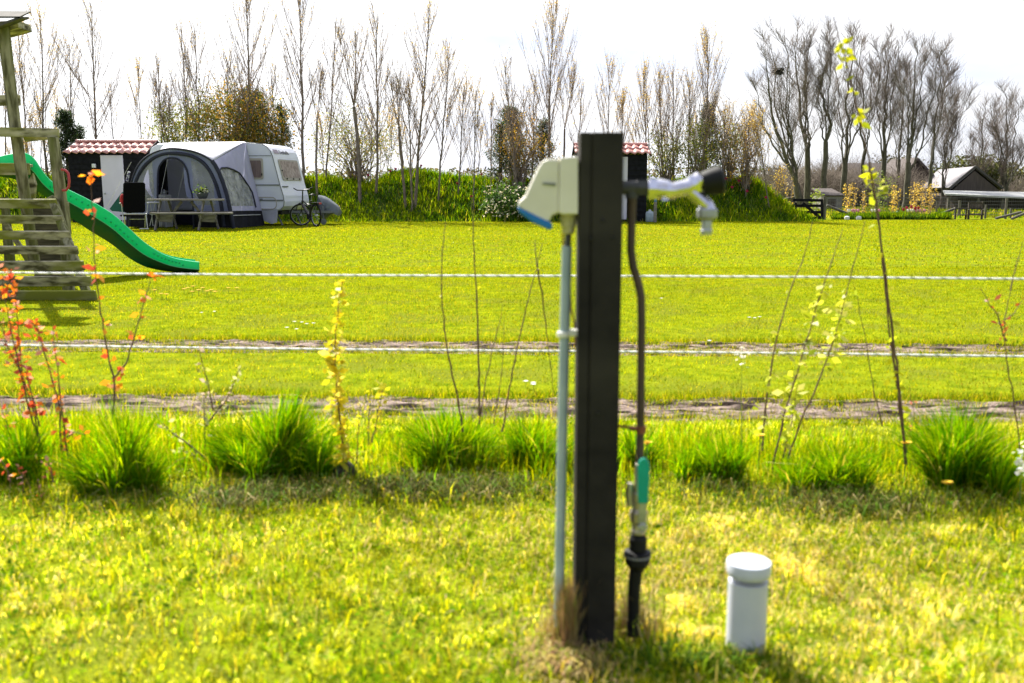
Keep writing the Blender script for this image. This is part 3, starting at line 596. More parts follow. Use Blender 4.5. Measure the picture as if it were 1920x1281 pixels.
stemset('red_shrub', 'low red leaved seedlings low in the grass at left', 'shrub', (70, 900),
    [[(100, 905), (96, 880), (88, 862)], [(45, 925), (40, 890), (30, 870)], [(20, 905), (12, 880), (0, 860)], [(70, 900), (75, 930), (90, 945)]],
    [(0, .2, 1, 10, .018, ORANGE, [.3, 1, 1.4, .2], 3), (1, .2, 1, 10, .018, ORANGE, [.3, 1, 1.4, .2], 3), (2, .2, 1, 8, .018, ORANGE, [.3, 1, 1.4, .2], 3), (3, .2, 1, 8, .02, ORANGE, [.3, 1, 1.4, .2], 2)], G_RED, d=3.35, r0=.003)
stemset('grey_leaved_shrub', 'spindly shrub with pale grey green leaves left of the tall dark tuft', 'shrub', (385, 870),
    [[(390, 900), (385, 850), (383, 790), (382, 735)], [(386, 800), (400, 780), (425, 750), (440, 715), (450, 690)], [(400, 770), (385, 700), (372, 655)], [(385, 860), (350, 830), (320, 810), (300, 790)], [(388, 880), (360, 850), (330, 842)]],
    [(0, .5, 1, 10, .026, [(0.4, .42, .2), (.5, .5, .3), (.5, .4, .38)], [1, 1, .6], 2), (1, .3, 1, 14, .024, [(0.4, .42, .2), (.5, .5, .3), (.5, .4, .38)], [1, 1, .6], 2), (2, .2, 1, 14, .024, [(0.4, .42, .1), (.5, .52, .12), (.5, .4, .38)], [1, 1, .6], 3),
     (3, .2, 1, 14, .024, [(0.4, .42, .2), (.5, .5, .3), (.5, .4, .38)], [1, 1, .9], 2), (4, .2, 1, 12, .024, [(0.4, .42, .2), (.5, .5, .3), (.5, .4, .38)], [1, 1, .9], 2)])
stemset('yellow_shrub', 'upright shrub thick with yellow leaves between two dark grass tufts', 'shrub', (645, 890),
    [[(648, 890), (642, 830), (632, 730), (628, 650), (634, 580), (642, 525)]],
    [(0, .12, .62, 150, .030, YLEAF, [1, .8, .5], 8), (0, .05, .6, 40, .034, YLEAF, [1, .8, .5], 10), (0, .62, 1, 60, .025, YLEAF, [1, 1, .3], 7)], 'yellow leaved shrubs', d=3.6)
stemset('yellow_shrub', 'small yellow leaved seedling with three stems right of the taller one', 'shrub', (700, 850),
    [[(697, 830), (706, 790), (716, 740), (720, 720)], [(690, 835), (692, 780), (694, 725)], [(668, 870), (672, 800), (676, 750)]],
    [(0, .2, 1, 34, .022, YLEAF, [1, 1, .3], 3), (1, .2, 1, 16, .016, YLEAF, [1, 1, .3], 2), (2, .2, 1, 18, .015, YLEAF, [1, 1, .3], 2)], 'yellow leaved shrubs', d=3.62, r0=.0028)
G_BARE = 'bare foreground twigs'
LW = [1, 1, 1]
stemset('bare_twig', 'leftmost bare dark twig curving up left of the socket box', 'twig', (865, 800), [[(868, 810), (856, 740), (838, 650), (828, 560), (829, 470), (836, 415)]], [(0, .6, .62, 1, .015, YLEAF, LW, 1)], G_BARE)
stemset('bare_twig', 'bare twig with a few yellow buds second from the left', 'twig', (900, 790), [[(899, 780), (898, 700), (896, 600), (890, 500), (887, 415), (886, 370)]], [(0, .5, .9, 5, .014, YLEAF, LW, 1)], G_BARE)
stemset('bare_twig', 'faint short slanting twig between the second bare twig and the forked one', 'twig', (897, 795), [[(898, 795), (910, 720), (925, 650), (935, 610), (944, 570)], [(925, 795), (936, 740), (942, 680), (946, 600)]], None, G_BARE, r0=.0025)
stemset('bare_twig', 'forked bare twig shaped like an upside down v beside the conduit', 'twig', (945, 800), [[(942, 810), (955, 730), (972, 640), (990, 560), (1007, 500), (1017, 455)], [(1007, 500), (1004, 470), (1003, 450)], [(1008, 505), (1018, 560), (1027, 640), (1038, 740)]], [(0, .45, .47, 1, .012, YLEAF, LW, 1)], G_BARE, r0=.0034)
stemset('leafy_twig', 'leaning twig furthest left of the three with pale green leaves near its foot', 'twig', (1430, 840), [[(1428, 845), (1437, 750), (1455, 640), (1480, 550), (1505, 490), (1524, 415)]], [(0, .08, .45, 24, .032, GLEAF, LW, 3), (0, .6, .65, 2, .018, GLEAF, LW, 2)], 'leaning leafy twigs on the right')
stemset('leafy_twig', 'middle leaning twig with many pale green leaves right of the tap', 'twig', (1450, 870), [[(1448, 880), (1470, 780), (1500, 680), (1530, 580), (1560, 490), (1580, 430)], [(1468, 860), (1485, 790), (1495, 720)]], [(0, .2, .72, 66, .033, GLEAF, LW, 4), (1, .2, 1, 36, .033, GLEAF, LW, 4)], 'leaning leafy twigs on the right', d=3.65)
stemset('leafy_twig', 'rightmost leaning twig with a leafy tuft halfway up', 'twig', (1480, 850), [[(1476, 860), (1510, 770), (1545, 690), (1575, 600), (1600, 500), (1622, 415)]], [(0, .42, .70, 52, .034, GLEAF, LW, 5)], 'leaning leafy twigs on the right', d=3.7)
YG = [(0.42, 0.44, 0.01), (0.5, 0.5, 0.01), (0.34, 0.4, 0.02)]
stemset('tall_leafy_twig', 'tallest foreground stem with bright green leaf clusters reaching up into the sky', 'twig', (1695, 860),
    [[(1698, 870), (1690, 760), (1678, 660), (1660, 520), (1645, 400), (1630, 300), (1612, 225), (1598, 165), (1586, 110), (1574, 75), (1563, 32)], [(1698, 850), (1685, 740), (1668, 620), (1655, 500), (1648, 400)]],
    [(0, .865, .875, 14, .027, YG, LW, 16), (0, .80, .812, 12, .026, YG, LW, 16), (0, .74, .75, 3, .016, YG, LW, 3), (0, .68, .69, 5, .02, YG, LW, 5), (0, .59, .64, 14, .030, YG, LW, 7), (0, .43, .49, 26, .034, YG, LW, 9), (0, .12, .4, 14, .024, YG, LW, 2), (1, .1, .5, 16, .028, YG, LW, 3)], d=3.5, r0=.0055)
stemset('bare_twig', 'thin faint twig beside the tall leafy stem near the right grass tuft', 'twig', (1730, 870), [[(1728, 860), (1715, 790), (1705, 720)], [(1655, 800), (1640, 740), (1620, 620), (1600, 530)]], [(0, .3, .9, 4, .02, [(0.5, .15, .08)] * 3, LW, 2)], G_BARE, r0=.0028)
stemset('red_shrub', 'bare branching shrub with few small red leaves at the right edge', 'shrub', (1905, 860), [[(1912, 850), (1900, 740), (1885, 660), (1883, 600), (1895, 540), (1912, 480)], [(1885, 640), (1870, 590), (1855, 570), (1838, 540)], [(1884, 600), (1900, 590), (1920, 560)], [(1895, 545), (1905, 500), (1918, 450)]],
    [(1, .2, 1, 9, .024, [(0.5, .05, .03), (.55, .35, .35), (.5, .12, .03)], LW, 3), (0, .45, .6, 5, .026, [(0.5, .05, .03), (.5, .2, .05), (.5, .12, .03)], LW, 2), (2, .3, 1, 4, .026, [(0.55, .12, .03)] * 3, LW, 2)], G_RED, r0=.0032)

# small flowers -----------------------------------------------------------
m_yel = mat('dandelion_yellow', (0.75, 0.55, 0.02), (0.8, 0.42, 0.01), scale=60, rough=.7)
m_wht = mat('petal_white', (0.75, 0.75, 0.75), rough=.7)
m_stalk = mat('flower_stalk', (0.12, 0.2, 0.03), rough=.7)
def dandelion(p, r, h, label, group='dandelions'):
    root = thing('dandelion', label, 'dandelion', p, group)
    mb = MB(); mb.tube([p, p + Vector((.004, 0, h))], .0022, 6); mb.build('stalk', m_stalk, root)
    mb = MB(); c = p + Vector((.004, 0, h))
    for i in range(26):
        a = i * 2.4; rr_ = r * (.55 + .45 * ((i * 7) % 5) / 5); d = Vector((math.cos(a), math.sin(a), 0)); s = Vector((-d.y, d.x, 0)) * r * .13
        z = Vector((0, 0, r * (.15 + .4 * (1 - rr_ / r))))
        mb.add([c - s * .5, c + s * .5, c + d * rr_ + s + z, c + d * rr_ - s + z], [(0, 1, 2, 3)])
    mb.build('bloom', m_yel, root)
for a, b, dd_, l in ((1212, 832, 3.4, 'yellow dandelion just above the green valve lever'), (1699, 832, 3.5, 'yellow dandelion at the foot of the tall leafy stem'), (1776, 907, 3.2, 'yellow dandelion in front of the tall round tuft at right'), (1424, 818, 3.7, 'pale dandelion left of the leaning twigs')):
    q = P(a, b, dd_); dandelion(Vector((q.x, q.y, 0)), .026, q.z, l)
rr = random.Random(5)
proto = None
def flowers(pxs, z, r, mats_, name, label, cat, group):
    mb = MB(); 
    for i in range(9):
        a = i * 2 * math.pi / 9; d = Vector((math.cos(a), math.sin(a), 0)); s = Vector((-d.y, d.x, 0)) * r * .3; t_ = Vector((0, 0, r * .35))
        mb.add([Vector((0, 0, z)), d * r * .6 + s + t_ + Vector((0, 0, z)), d * r + t_ + Vector((0, 0, z)), d * r * .6 - s + t_ + Vector((0, 0, z))], [(0, 1, 2, 3)], 0)
    mb.tube([(0, 0, 0), (0, 0, z)], r * .08, 4, mi=1); me = mb.mesh(name)
    for m in mats_: me.materials.append(m)
    for a, b in pxs:
        o = bpy.data.objects.new(name, me); link(o); o.location = G(a, b, z); o.location.z = 0; o.rotation_euler.z = rr.random() * 6
        tagp(o, label, cat, group)
flowers([(290, 545), (302, 552), (312, 553), (345, 543), (352, 541), (362, 538), (372, 545), (380, 541), (388, 547), (395, 545), (403, 548), (428, 541), (444, 541), (360, 548)], .05, .03, [m_yel, m_stalk], 'lawn_dandelion', 'small yellow dandelion in the scattered patch below the slide', 'dandelion', 'dandelions on the lawn near the slide')
flowers([(538, 615), (552, 604), (566, 605), (575, 608), (588, 607), (556, 618), (378, 587), (402, 585), (1415, 597), (1405, 596), (1000, 719), (986, 716), (1000, 722), (1424, 595), (1330, 640), (1240, 560), (700, 480), (1500, 470), (1640, 468), (850, 455)], .035, .018, [m_wht, m_stalk], 'lawn_daisy', 'small white daisy in the mown lawn', 'daisy', 'white daisies scattered in the lawn')
q = P(1391, 668, 3.8); root = thing('white_blossom', 'white blossom cluster floating on a thin stem right of the brown pipe', 'flower', Vector((q.x, q.y, 0)))
mb = MB(); mb.tube([Vector((q.x + .02, q.y, 0)), Vector((q.x + .005, q.y, q.z * .6)), q], [.002, .0016, .001], 5); mb.build('stalk', m_stalk, root)
v, f, c = leafquads(np.array([q + Vector((rr.gauss(0, .010), rr.gauss(0, .01), rr.gauss(0, .018))) for _ in range(22)]), .018, [(0.75, .75, .8)], [1]); finish('petals', npmesh('petals', v, f, c), m_leaf, root)
q = P(1915, 865, 3.3); root = thing('white_blossom', 'white flower clump at the right edge beside the tall tuft', 'flower', Vector((q.x, q.y, 0)))
mb = MB(); mb.tube([Vector((q.x + .01, q.y, 0)), q], [.003, .0016], 5); mb.build('stalk', m_stalk, root)
v, f, c = leafquads(np.array([q + Vector((rr.gauss(0, .012), rr.gauss(0, .01), rr.gauss(0, .03))) for _ in range(30)]), .024, [(0.75, .75, .8)], [1]); finish('petals', npmesh('petals', v, f, c), m_leaf, root)
# dark stone at the foot of the yellow shrub
q = G(640, 900); mb = MB(); mb.ball(q + Vector((0, .04, .02)), .042, 8, sc=(1.1, 1, 1.0)); mb.v = [(a + .008 * rr.random(), b, c * (1 + .3 * rr.random())) for a, b, c in mb.v]
o = mb.build('stone', mat('dark_stone', (0.035, 0.03, 0.028), (0.1, 0.09, 0.08), scale=30, rough=.9, bump=.5), loc=q, smooth=True); tagp(o, 'dark rough stone at the foot of the yellow leaved shrub', 'stone')

# ------------------------------------------------------------------ playground tower and slide
m_wood = mat('mossy_timber', (0.07, 0.062, 0.03), (0.44, 0.40, 0.28), scale=5, lo=.38, hi=.6, detail=9, rough=.9, bump=.7, bscale=18, c3=(0.20, 0.21, 0.03), stretch=(1, 3, 3), bdist=.006)
m_woodv = mat('mossy_timber_upright', (0.08, 0.075, 0.035), (0.30, 0.28, 0.18), scale=5, lo=.38, hi=.62, detail=8, rough=.9, bump=.7, bscale=18, c3=(0.10, 0.11, 0.02), stretch=(4, 4, .8), bdist=.006)
tw = thing('play_tower', 'mossy wooden climbing tower with slatted ramp at the left edge', 'climbing frame', G(60, 560))
planks = [(382, 18, -260, 107, 10.35), (412, 16, -260, 118, 10.24), (441.5, 17, -260, 132, 10.13), (469, 16, -260, 146, 10.02), (498, 19, -260, 158, 9.92), (527, 20, -260, 172, 9.82), (554, 20, -260, 181, 9.72)]
for i, (yc, hh_, xa, xb, d) in enumerate(planks):
    a = P(xa, yc + (12 if i < 5 else 14), d); b = P(xb, yc, d)
    a.z = b.z - 0.0; hz = hh_ * d / F
    mb = MB(); mb.beam(a + Vector((0, 0, .01 * math.sin(i))), b, .030, hz, up=(0, -.35, 1)); mb.build('ramp_plank', m_wood, tw, bevel=.006)
for (xa, ya, da, xb, yb, db) in ((98, 372, 10.42, 168, 560, 9.80), (-90, 372, 10.42, -60, 575, 9.78)):
    mb = MB(); mb.beam(P(xa, ya, da), P(xb, yb, db) + Vector((0, 0, -.03)), .07, .10, up=(0, -1, .3)); mb.build('ramp_stringer', m_woodv, tw, bevel=.005)
mb = MB(); mb.tube([P(6, 50, 10.7), P(28, 235, 10.75), P(48, 380, 10.8), P(66, 500, 10.9) ], .062, 14); mb.build('roof_post', m_woodv, tw, smooth=True)
mb = MB(); mb.tube([P(-260, 60, 10.7), P(-230, 380, 10.8), P(-225, 510, 10.9)], .062, 14); mb.build('roof_post', m_woodv, tw, smooth=True)
def plank(pts4, dep, name, th=.035, m=None):
    mb = MB(); mb.prism([P(a, b, dep) for a, b in pts4], (0, th, 0)); return mb.build(name, m or m_wood, tw, bevel=.005)
plank([(-300, 232), (108, 241), (108, 258), (-300, 252)], 10.55, 'hand_rail', .05)
plank([(42, 256), (88, 258), (88, 262), (46, 266)], 10.62, 'rail_brace')
plank([(88, 257), (104, 257), (116, 340), (131, 470), (136, 562), (118, 562), (110, 440), (98, 340)], 10.47, 'corner_post', .08, m_woodv)
plank([(-300, 306), (52, 306), (54, 328), (-300, 330)], 10.9, 'platform_edge', .05)
mb = MB(); mb.prism([P(-300, 312, 10.95), P(55, 309, 10.95), P(62, 308, 12.2), P(-280, 310, 12.2)], (0, 0, -.03)); mb.build('platform_floor', m_wood, tw)
plank([(-300, 180), (36, 178), (37, 198), (-300, 203)], 10.85, 'upper_rail')
plank([(-5, 40), (32, 38), (35, 52), (-5, 63)], 10.72, 'roof_beam', .3)
mb = MB(); mb.prism([P(-320, 28, 10.5), P(37, 31, 10.5), P(37, 34, 10.5), P(-320, 36, 10.5)], (0, .25, .1)); mb.prism([P(-320, 50, 10.5), P(-20, 50, 10.5), P(37, 31, 10.5), P(37, 35, 10.5), P(-18, 56, 10.5), P(-320, 56, 10.5)], (0, .2, .03)); mb.build('roof', mat('dark_roof_board', (.05, .05, .045), (.1, .09, .08), scale=8, rough=.9), tw)
plank([(50, 385), (118, 385), (122, 470), (126, 535), (66, 535), (58, 470)], 11.4, 'back_panel', .04, mat('shaded_plank', (.05, .045, .03), (.12, .105, .07), scale=4, rough=.9, stretch=(1, 1, 6)))  # back panel's wood darkened in colour to stand for shade
plank([(5, 420), (14, 420), (60, 492), (50, 496)], 11.0, 'diagonal_brace')
plank([(0, 370), (10, 370), (24, 500), (8, 500)], 11.3, 'rear_leg', .08, m_woodv)
plank([(118, 380), (126, 380), (130, 438), (121, 438)], 11.2, 'rear_leg', .06, m_woodv)
plank([(60, 325), (66, 345), (64, 372), (56, 372), (52, 340)], 10.98, 'slide_support', .05)
# slide
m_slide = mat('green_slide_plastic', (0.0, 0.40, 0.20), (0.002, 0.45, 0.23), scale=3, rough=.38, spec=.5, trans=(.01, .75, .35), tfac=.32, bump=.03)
m_slide_d = mat('green_slide_shade_dirt', (0.0, 0.09, 0.035), (0.05, 0.08, 0.02), scale=2.2, rough=.5, lo=.4, hi=.7)  # dark underside: shade put into the green, with olive dirt mottled in
sl = thing('slide', 'wavy green plastic slide coming down from the wooden play tower', 'slide', G(330, 512))
ctrl = [(-10, 296, 310, 330), (22, 289, 308, 335), (45, 287, 312, 345), (62, 296, 322, 352), (80, 322, 345, 366), (100, 343, 362, 382), (130, 357, 380, 407), (170, 377, 403, 434), (210, 401, 429, 459), (240, 427, 455, 483), (270, 454, 478, 500), (300, 474, 492, 508), (325, 484, 500, 511), (350, 489, 504, 511), (374, 492, 506, 514)]
def cat(cs, t):
    n = len(cs) - 1; f = t * n; i = min(int(f), n - 1); u = f - i
    g_ = lambda k: cs[max(0, min(n, k))]
    return [0.5 * ((2 * b) + (c - a) * u + (2 * a - 5 * b + 4 * c - d) * u * u + (3 * b - a - 3 * c + d) * u ** 3) for a, b, c, d in zip(g_(i - 1), g_(i), g_(i + 1), g_(i + 2))]
vs = []; NS = 70; ringn = None
dirw = Vector((-.42, .9, 0)).normalized() * .50         # across the slide, away from camera
for i in range(NS + 1):
    t_ = i / NS; xx_, yt, ym, yb_ = cat(ctrl, t_); d = 12.0 + 0.95 * max(0, (xx_ - 20) / 355)
    top = P(xx_, yt, d); mid = P(xx_, ym, d); bot = P(xx_, yb_, d); bot.z = max(bot.z, .01); mid.z = max(mid.z, .03); top.z = max(top.z, .10)
    bed = mid.z + (bot.z - mid.z) * .3
    ring = [top, mid, Vector((mid.x, mid.y, bot.z + (mid.z - bot.z) * .55)) + dirw * .10, bot + dirw * .22, bot + dirw * .8, mid + dirw, top + dirw, top + dirw * .95 + Vector((0, 0, .006)), Vector((mid.x, mid.y, bed + .02)) + dirw * .85, Vector((mid.x, mid.y, bed)) + dirw * .5, Vector((mid.x, mid.y, bed + .02)) + dirw * .15, top + dirw * .06 + Vector((0, 0, .006))]
    ringn = len(ring); vs += ring
fs = [(i * ringn + j, i * ringn + (j + 1) % ringn, (i + 1) * ringn + (j + 1) % ringn, (i + 1) * ringn + j) for i in range(NS) for j in range(ringn)] + [tuple(range(ringn)), tuple(NS * ringn + j for j in range(ringn))]
mb = MB(); mb.add(vs, fs); 
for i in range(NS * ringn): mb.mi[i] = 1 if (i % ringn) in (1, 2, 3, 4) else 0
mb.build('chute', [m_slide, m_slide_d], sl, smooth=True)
mb = MB()
for t_ in [0.34 + .019 * i for i in range(33)]:
    xx_, yt, ym, yb_ = cat(ctrl, t_)
    if (int((t_ - .34) / .019) % 11) > 7: continue
    mb.ball(P(xx_, yt + (ym - yt) * (.42 if int(t_ * 100) % 2 else .6), 11.985 + .95 * max(0, (xx_ - 20) / 355)), .013, 6)
mb.build('grip_studs', m_slide, sl, smooth=True)['kind'] = 'stuff'
mb = MB(); pts = []
for i in range(NS + 1): xx_, yt, ym, yb_ = cat(ctrl, i / NS); pts.append(P(xx_, yt + (ym - yt) * .97, 11.985 + .95 * max(0, (xx_ - 20) / 355)) )
mb.tube(pts, .0045, 6); mb.build('rim_line', mat('pale_green_edge', (.12, .42, .22), rough=.4), sl, smooth=True)
m_redp = mat('red_plastic', (0.42, 0.05, 0.06), rough=.45)
for (ox, oy) in ((0, 0), (-58, 10)):
    mb = MB(); q = [(115, 318), (122, 319), (128, 325), (130, 338), (129, 350), (124, 357), (117, 357)]
    mb.tube([P(a + ox, b + oy, 10.40) for a, b in q], .0135, 10); o = mb.build('grab_handle', m_redp, tw, smooth=True)
    if ox: bpy.data.objects.remove(o)
# ------------------------------------------------------------------ caravan frame
AL = rad(10); AX = Vector((math.cos(AL), -math.sin(AL), 0)); NX = Vector((-math.sin(AL), -math.cos(AL), 0)); UP = Vector((0, 0, 1))
CO = P(530, 400, 30.0); CO.z = 0
def C3(s, t, z): return CO + AX * s + NX * t + UP * z
def SP(px, py, t=0.0):
    p = onplane(px, py, CO + NX * t, NX); v = p - CO; return (v.dot(AX), v.z)
m_van = mat('caravan_white', (0.58, 0.60, 0.71), (0.64, 0.66, 0.76), scale=1.5, rough=.4, bump=.12, bscale=25, spec=.4, bdist=.01)
m_vann = mat('caravan_nose_white', (0.66, 0.68, 0.78), (0.72, 0.74, 0.82), scale=1.5, rough=.35, spec=.45)
m_trim = mat('grey_trim', (0.16, 0.17, 0.18), rough=.5)
m_dkblue = mat('navy_fabric', (0.016, 0.018, 0.035), (0.028, 0.03, 0.05), scale=6, rough=.8)
cv = thing('caravan', 'white touring caravan with curtained windows behind the grey awning', 'caravan', C3(-2, 0, 0))
CW = 2.1; SL = -4.55
prof = [SP(a, b) for a, b in ((461, 267), (480, 268.5), (492, 270.5), (500, 275), (507, 283), (511, 293), (518, 320), (525, 347), (531, 366), (533, 378), (532, 387), (525, 395))]
ztop = prof[0][1]
bot = prof[-1][1]
loop = [(SL + .9, ztop + .01), (SL + .35, ztop - .02), (SL + .10, ztop - .15), (SL, ztop - .45), (SL - .02, 1.2), (SL + .02, bot)]
full = prof + [(-3.0, bot), (-3.05, bot)] + loop[::-1]
full = list(dict.fromkeys(full))
mb = MB(); mb.prism([C3(s, 0, z) for s, z in full], -NX * CW)
for i, f in enumerate(mb.f): mb.mi[i] = 0 if i < 2 else 1
mb.build('body', [m_van, m_vann], cv, bevel=.05)
# edge moulding along nose/side joint
mb = MB(); mb.tube([C3(s, .006, z) for s, z in prof], .014, 6); mb.build('edge_moulding', m_trim, cv)
mb = MB(); a = SP(470, 346); b = SP(524, 347)
mb.beam(C3(-1.9, .008, b[1]), C3(b[0], .008, b[1]), .03, .035); mb.beam(C3(-1.9, .006, SP(500, 292)[1]), C3(SP(510, 292)[0] - .04, .006, SP(500, 292)[1]), .012, .02); mb.beam(C3(-1.9, .006, SP(500, 376)[1]), C3(SP(531, 376)[0], .006, SP(500, 376)[1]), .012, .05); mb.build('belt_line', m_trim, cv)
m_curtain = mat('brown_curtain', (0.10, 0.075, 0.07), (0.20, 0.14, 0.13), scale=9, rough=.25, stretch=(6, 6, .3), spec=.5)
m_foil = mat('crumpled_foil', (0.16, 0.11, 0.09), (0.36, 0.29, 0.25), scale=9, rough=.4, bump=.5, bscale=9, spec=.5)
m_wfr = mat('window_frame_beige', (0.36, 0.33, 0.29), rough=.5)
def rrect(s0, s1, z0, z1, r, n=4):
    o = []
    for cx, cy, a0 in ((s1 - r, z1 - r, 0), (s0 + r, z1 - r, 90), (s0 + r, z0 + r, 180), (s1 - r, z0 + r, 270)):
        for i in range(n + 1): a = rad(a0 + 90 * i / n); o.append((cx + r * math.cos(a), cy + r * math.sin(a)))
    return o
s0, z1 = SP(464, 297); s1, z0 = SP(494.5, 336)
mb = MB(); mb.prism([C3(s, .035, z) for s, z in rrect(s0 - .1, s1, z0, z1, .05)], -NX * .03); w = mb.build('side_window', m_wfr, cv, bevel=.006)
mb = MB(); mb.prism([C3(s, .042, z) for s, z in rrect(s0, s1 - .05, z0 + .05, z1 - .07, .05)], -NX * .03); mb.build('pane', m_curtain, w)
mb = MB(); mb.box(C3(s1 - .04, .05, (z0 + z1) / 2 - .18), (.03, .02, .07), Matrix.Rotation(-AL, 3, 'Z')); mb.box(C3(s0 + .1, .05, z0 + .02), (.03, .02, .05), Matrix.Rotation(-AL, 3, 'Z')); mb.build('latch', m_black, w)
# nose window on the sloping face
def NP(t, f, off=0.012):       # t across, f along slope between prof[5] and prof[7]
    s_, z_ = np.array(prof[5]) * (1 - f) + np.array(prof[7]) * f; ds = prof[7][0] - prof[5][0]; dz = prof[7][1] - prof[5][1]; l = math.hypot(ds, dz)
    return C3(s_ - dz / l * off, -t, z_ + ds / l * off)
def nrr(t0, t1, f0, f1, off): return [NP(a, b, off) for a, b in ((t0 + .06, f0), (t1 - .06, f0), (t1, f0 + .05), (t1, f1 - .05), (t1 - .06, f1), (t0 + .06, f1), (t0, f1 - .05), (t0, f0 + .05))]
ds = prof[7][0] - prof[5][0]; dz = prof[7][1] - prof[5][1]; l = math.hypot(ds, dz); NN = AX * (-dz / l) + UP * (ds / l)
mb = MB(); mb.prism(nrr(.30, 1.84, .10, .84, .03), -NN * .028); w = mb.build('nose_window', m_wfr, cv, bevel=.006)
mb = MB(); mb.prism(nrr(.38, 1.76, .16, .74, .037), -NN * .02); mb.build('pane', m_foil, w)
mb = MB()
for t_, f_ in ((.36, .5), (.6, .79), (1.1, .79), (1.6, .79)): mb.box(NP(t_, f_, .045), (.03, .05, .04), Matrix.Rotation(-AL, 3, 'Z'))
mb.build('latch', m_black, w)
# lettering on the nose
fc = bpy.data.curves.new('lettering', 'FONT'); fc.body = 'Dethleffs'; fc.size = .20; fc.extrude = .003
fo = bpy.data.objects.new('lettering', fc); link(fo); fo.parent = cv
tx = -NX; q0 = np.array(prof[3]) ; q1 = np.array(prof[5]); dsn = q1 - q0; l2 = np.hypot(*dsn); upv = (AX * (-dsn[0] / l2) + UP * (-dsn[1] / l2)); nn2 = tx.cross(upv)
mid = (q0 * .25 + q1 * .75); base = C3(mid[0], -.62, mid[1]) + nn2 * .035
fo.matrix_local = Matrix.Translation(base - LOC[cv.name]) @ Matrix((tx, upv, nn2)).transposed().to_4x4(); bpy.context.view_layer.update()
lm = bpy.data.meshes.new_from_object(fo); lo_ = bpy.data.objects.new('lettering', lm); mw = fo.matrix_local.copy(); bpy.data.objects.remove(fo); link(lo_); lo_.name = 'lettering'; lo_.parent = cv; lo_.matrix_local = mw; lm.materials.clear(); lm.materials.append(mat('grey_lettering', (.12, .11, .13), rough=.5))
mb = MB(); mb.prism([base + upv * .0 - tx * .42 + nn2 * .002, base - tx * .06 + nn2 * .002, base - tx * .06 + upv * .15 + nn2 * .002, base - tx * .42 + upv * .15 + nn2 * .002], nn2 * .003); mb.build('emblem', mat('mauve_mark', (.33, .27, .33), rough=.5), cv)
# lower nose details
mb = MB(); mb.beam(NP(.12, 1.06, .02), NP(.55, 1.06, .02), .03, .04); mb.build('grab_rail', m_trim, cv, bevel=.005)
a_ = np.array(prof[8]); b_ = np.array(prof[10]); mb = MB(); mb.prism([C3(a_[0] + .012, -.25, a_[1] - .02), C3(a_[0] + .012, -1.85, a_[1] - .02), C3(b_[0] + .014, -1.85, b_[1] + .1), C3(b_[0] + .014, -.25, b_[1] + .1)], -AX * .01); mb.build('gas_locker', m_vann, cv, bevel=.003)
s0, z1 = SP(482, 370); s1, z0 = SP(519, 392)
mb = MB(); pl = [C3(s, .01, z) for s, z in rrect(s0 - .3, s1, z0, z1, .14)]; mb.tube(pl + [pl[0]], .013, 6, caps=False); mb.build('locker_door', m_wfr, cv, smooth=True)
mb = MB(); mb.box(C3(SP(490, 374)[0], .015, SP(490, 374)[1]), (.09, .03, .05), Matrix.Rotation(-AL, 3, 'Z')); mb.build('locker_handle', m_trim, cv)
mb = MB(); mb.box(C3(-1.6, -CW / 2, bot - .07), (3.0, CW - .3, .12), Matrix.Rotation(-AL, 3, 'Z')); mb.build('chassis', m_black, cv)
for t_ in (-.12, -CW + .12):
    mb = MB(); mb.lathe(C3(-2.4, t_, .33), [(.2, -.1), (.32, -.09), (.33, -.05), (.33, .05), (.32, .09), (.2, .1)], 24, axis=NX); mb.build('wheel', m_rubber, cv, smooth=True)
for t_ in (-.3, -CW + .3):
    mb = MB(); mb.beam(C3(-.35, t_, bot - .05), C3(-.15, t_, 0), .05, .04); mb.build('corner_steady', m_trim, cv)
mb = MB(); mb.prism([C3(-4.3, -.02, 0), C3(-.95, -.02, 0), C3(-.95, -.02, bot + .02), C3(-4.3, -.02, bot + .02)], -NX * .02); mb.build('draught_skirt', m_dkblue, cv)
# drawbar with jockey wheel under the cover
mb = MB(); mb.beam(C3(-.2, -.75, .42), C3(1.25, -CW / 2, .42), .06, .08); mb.beam(C3(-.2, -1.35, .42), C3(1.25, -CW / 2, .42), .06, .08); mb.lathe(C3(.95, -CW / 2, .10), [(.06, -.03), (.1, -.02), (.1, .02), (.06, .03)], 14, axis=NX); mb.beam(C3(.95, -CW / 2, .1), C3(.95, -CW / 2, .6), .04, .04); mb.build('drawbar', m_trim, cv)
m_cover = mat('grey_cover', (0.10, 0.115, 0.135), (0.14, 0.16, 0.18), scale=3, rough=.6, bump=.3, bscale=6, bdist=.03)
def dcv(px, py, d): return P(px, py, d)
out = [(594, 366), (600, 367), (612, 373), (622, 381), (631, 389), (635, 400), (633, 405), (626, 402), (618, 402), (610, 408), (603, 412), (600, 408), (597, 395), (592, 380)]
A_ = [P(a, b, 31.0) for a, b in out]; cen_ = sum(A_, Vector()) / len(A_); mb = MB(); vsr = []
for k, (sc_, dy) in enumerate(((.05, -.06), (.6, -.02), (.92, .06), (1, .3), (.95, .7), (.5, .85), (.05, .88))): vsr += [cen_ + (p - cen_) * sc_ + Vector((0, dy + .03 * math.sin(i * 2), 0)) for i, p in enumerate(A_)]
k_ = len(A_); mb.add(vsr, [(i * k_ + j, i * k_ + (j + 1) % k_, (i + 1) * k_ + (j + 1) % k_, (i + 1) * k_ + j) for i in range(6) for j in range(k_)]); o = mb.build('drawbar_cover', m_cover, loc=cen_, smooth=True); tagp(o, 'grey weatherproof cover draped over the drawbar right of the bicycle', 'cover')
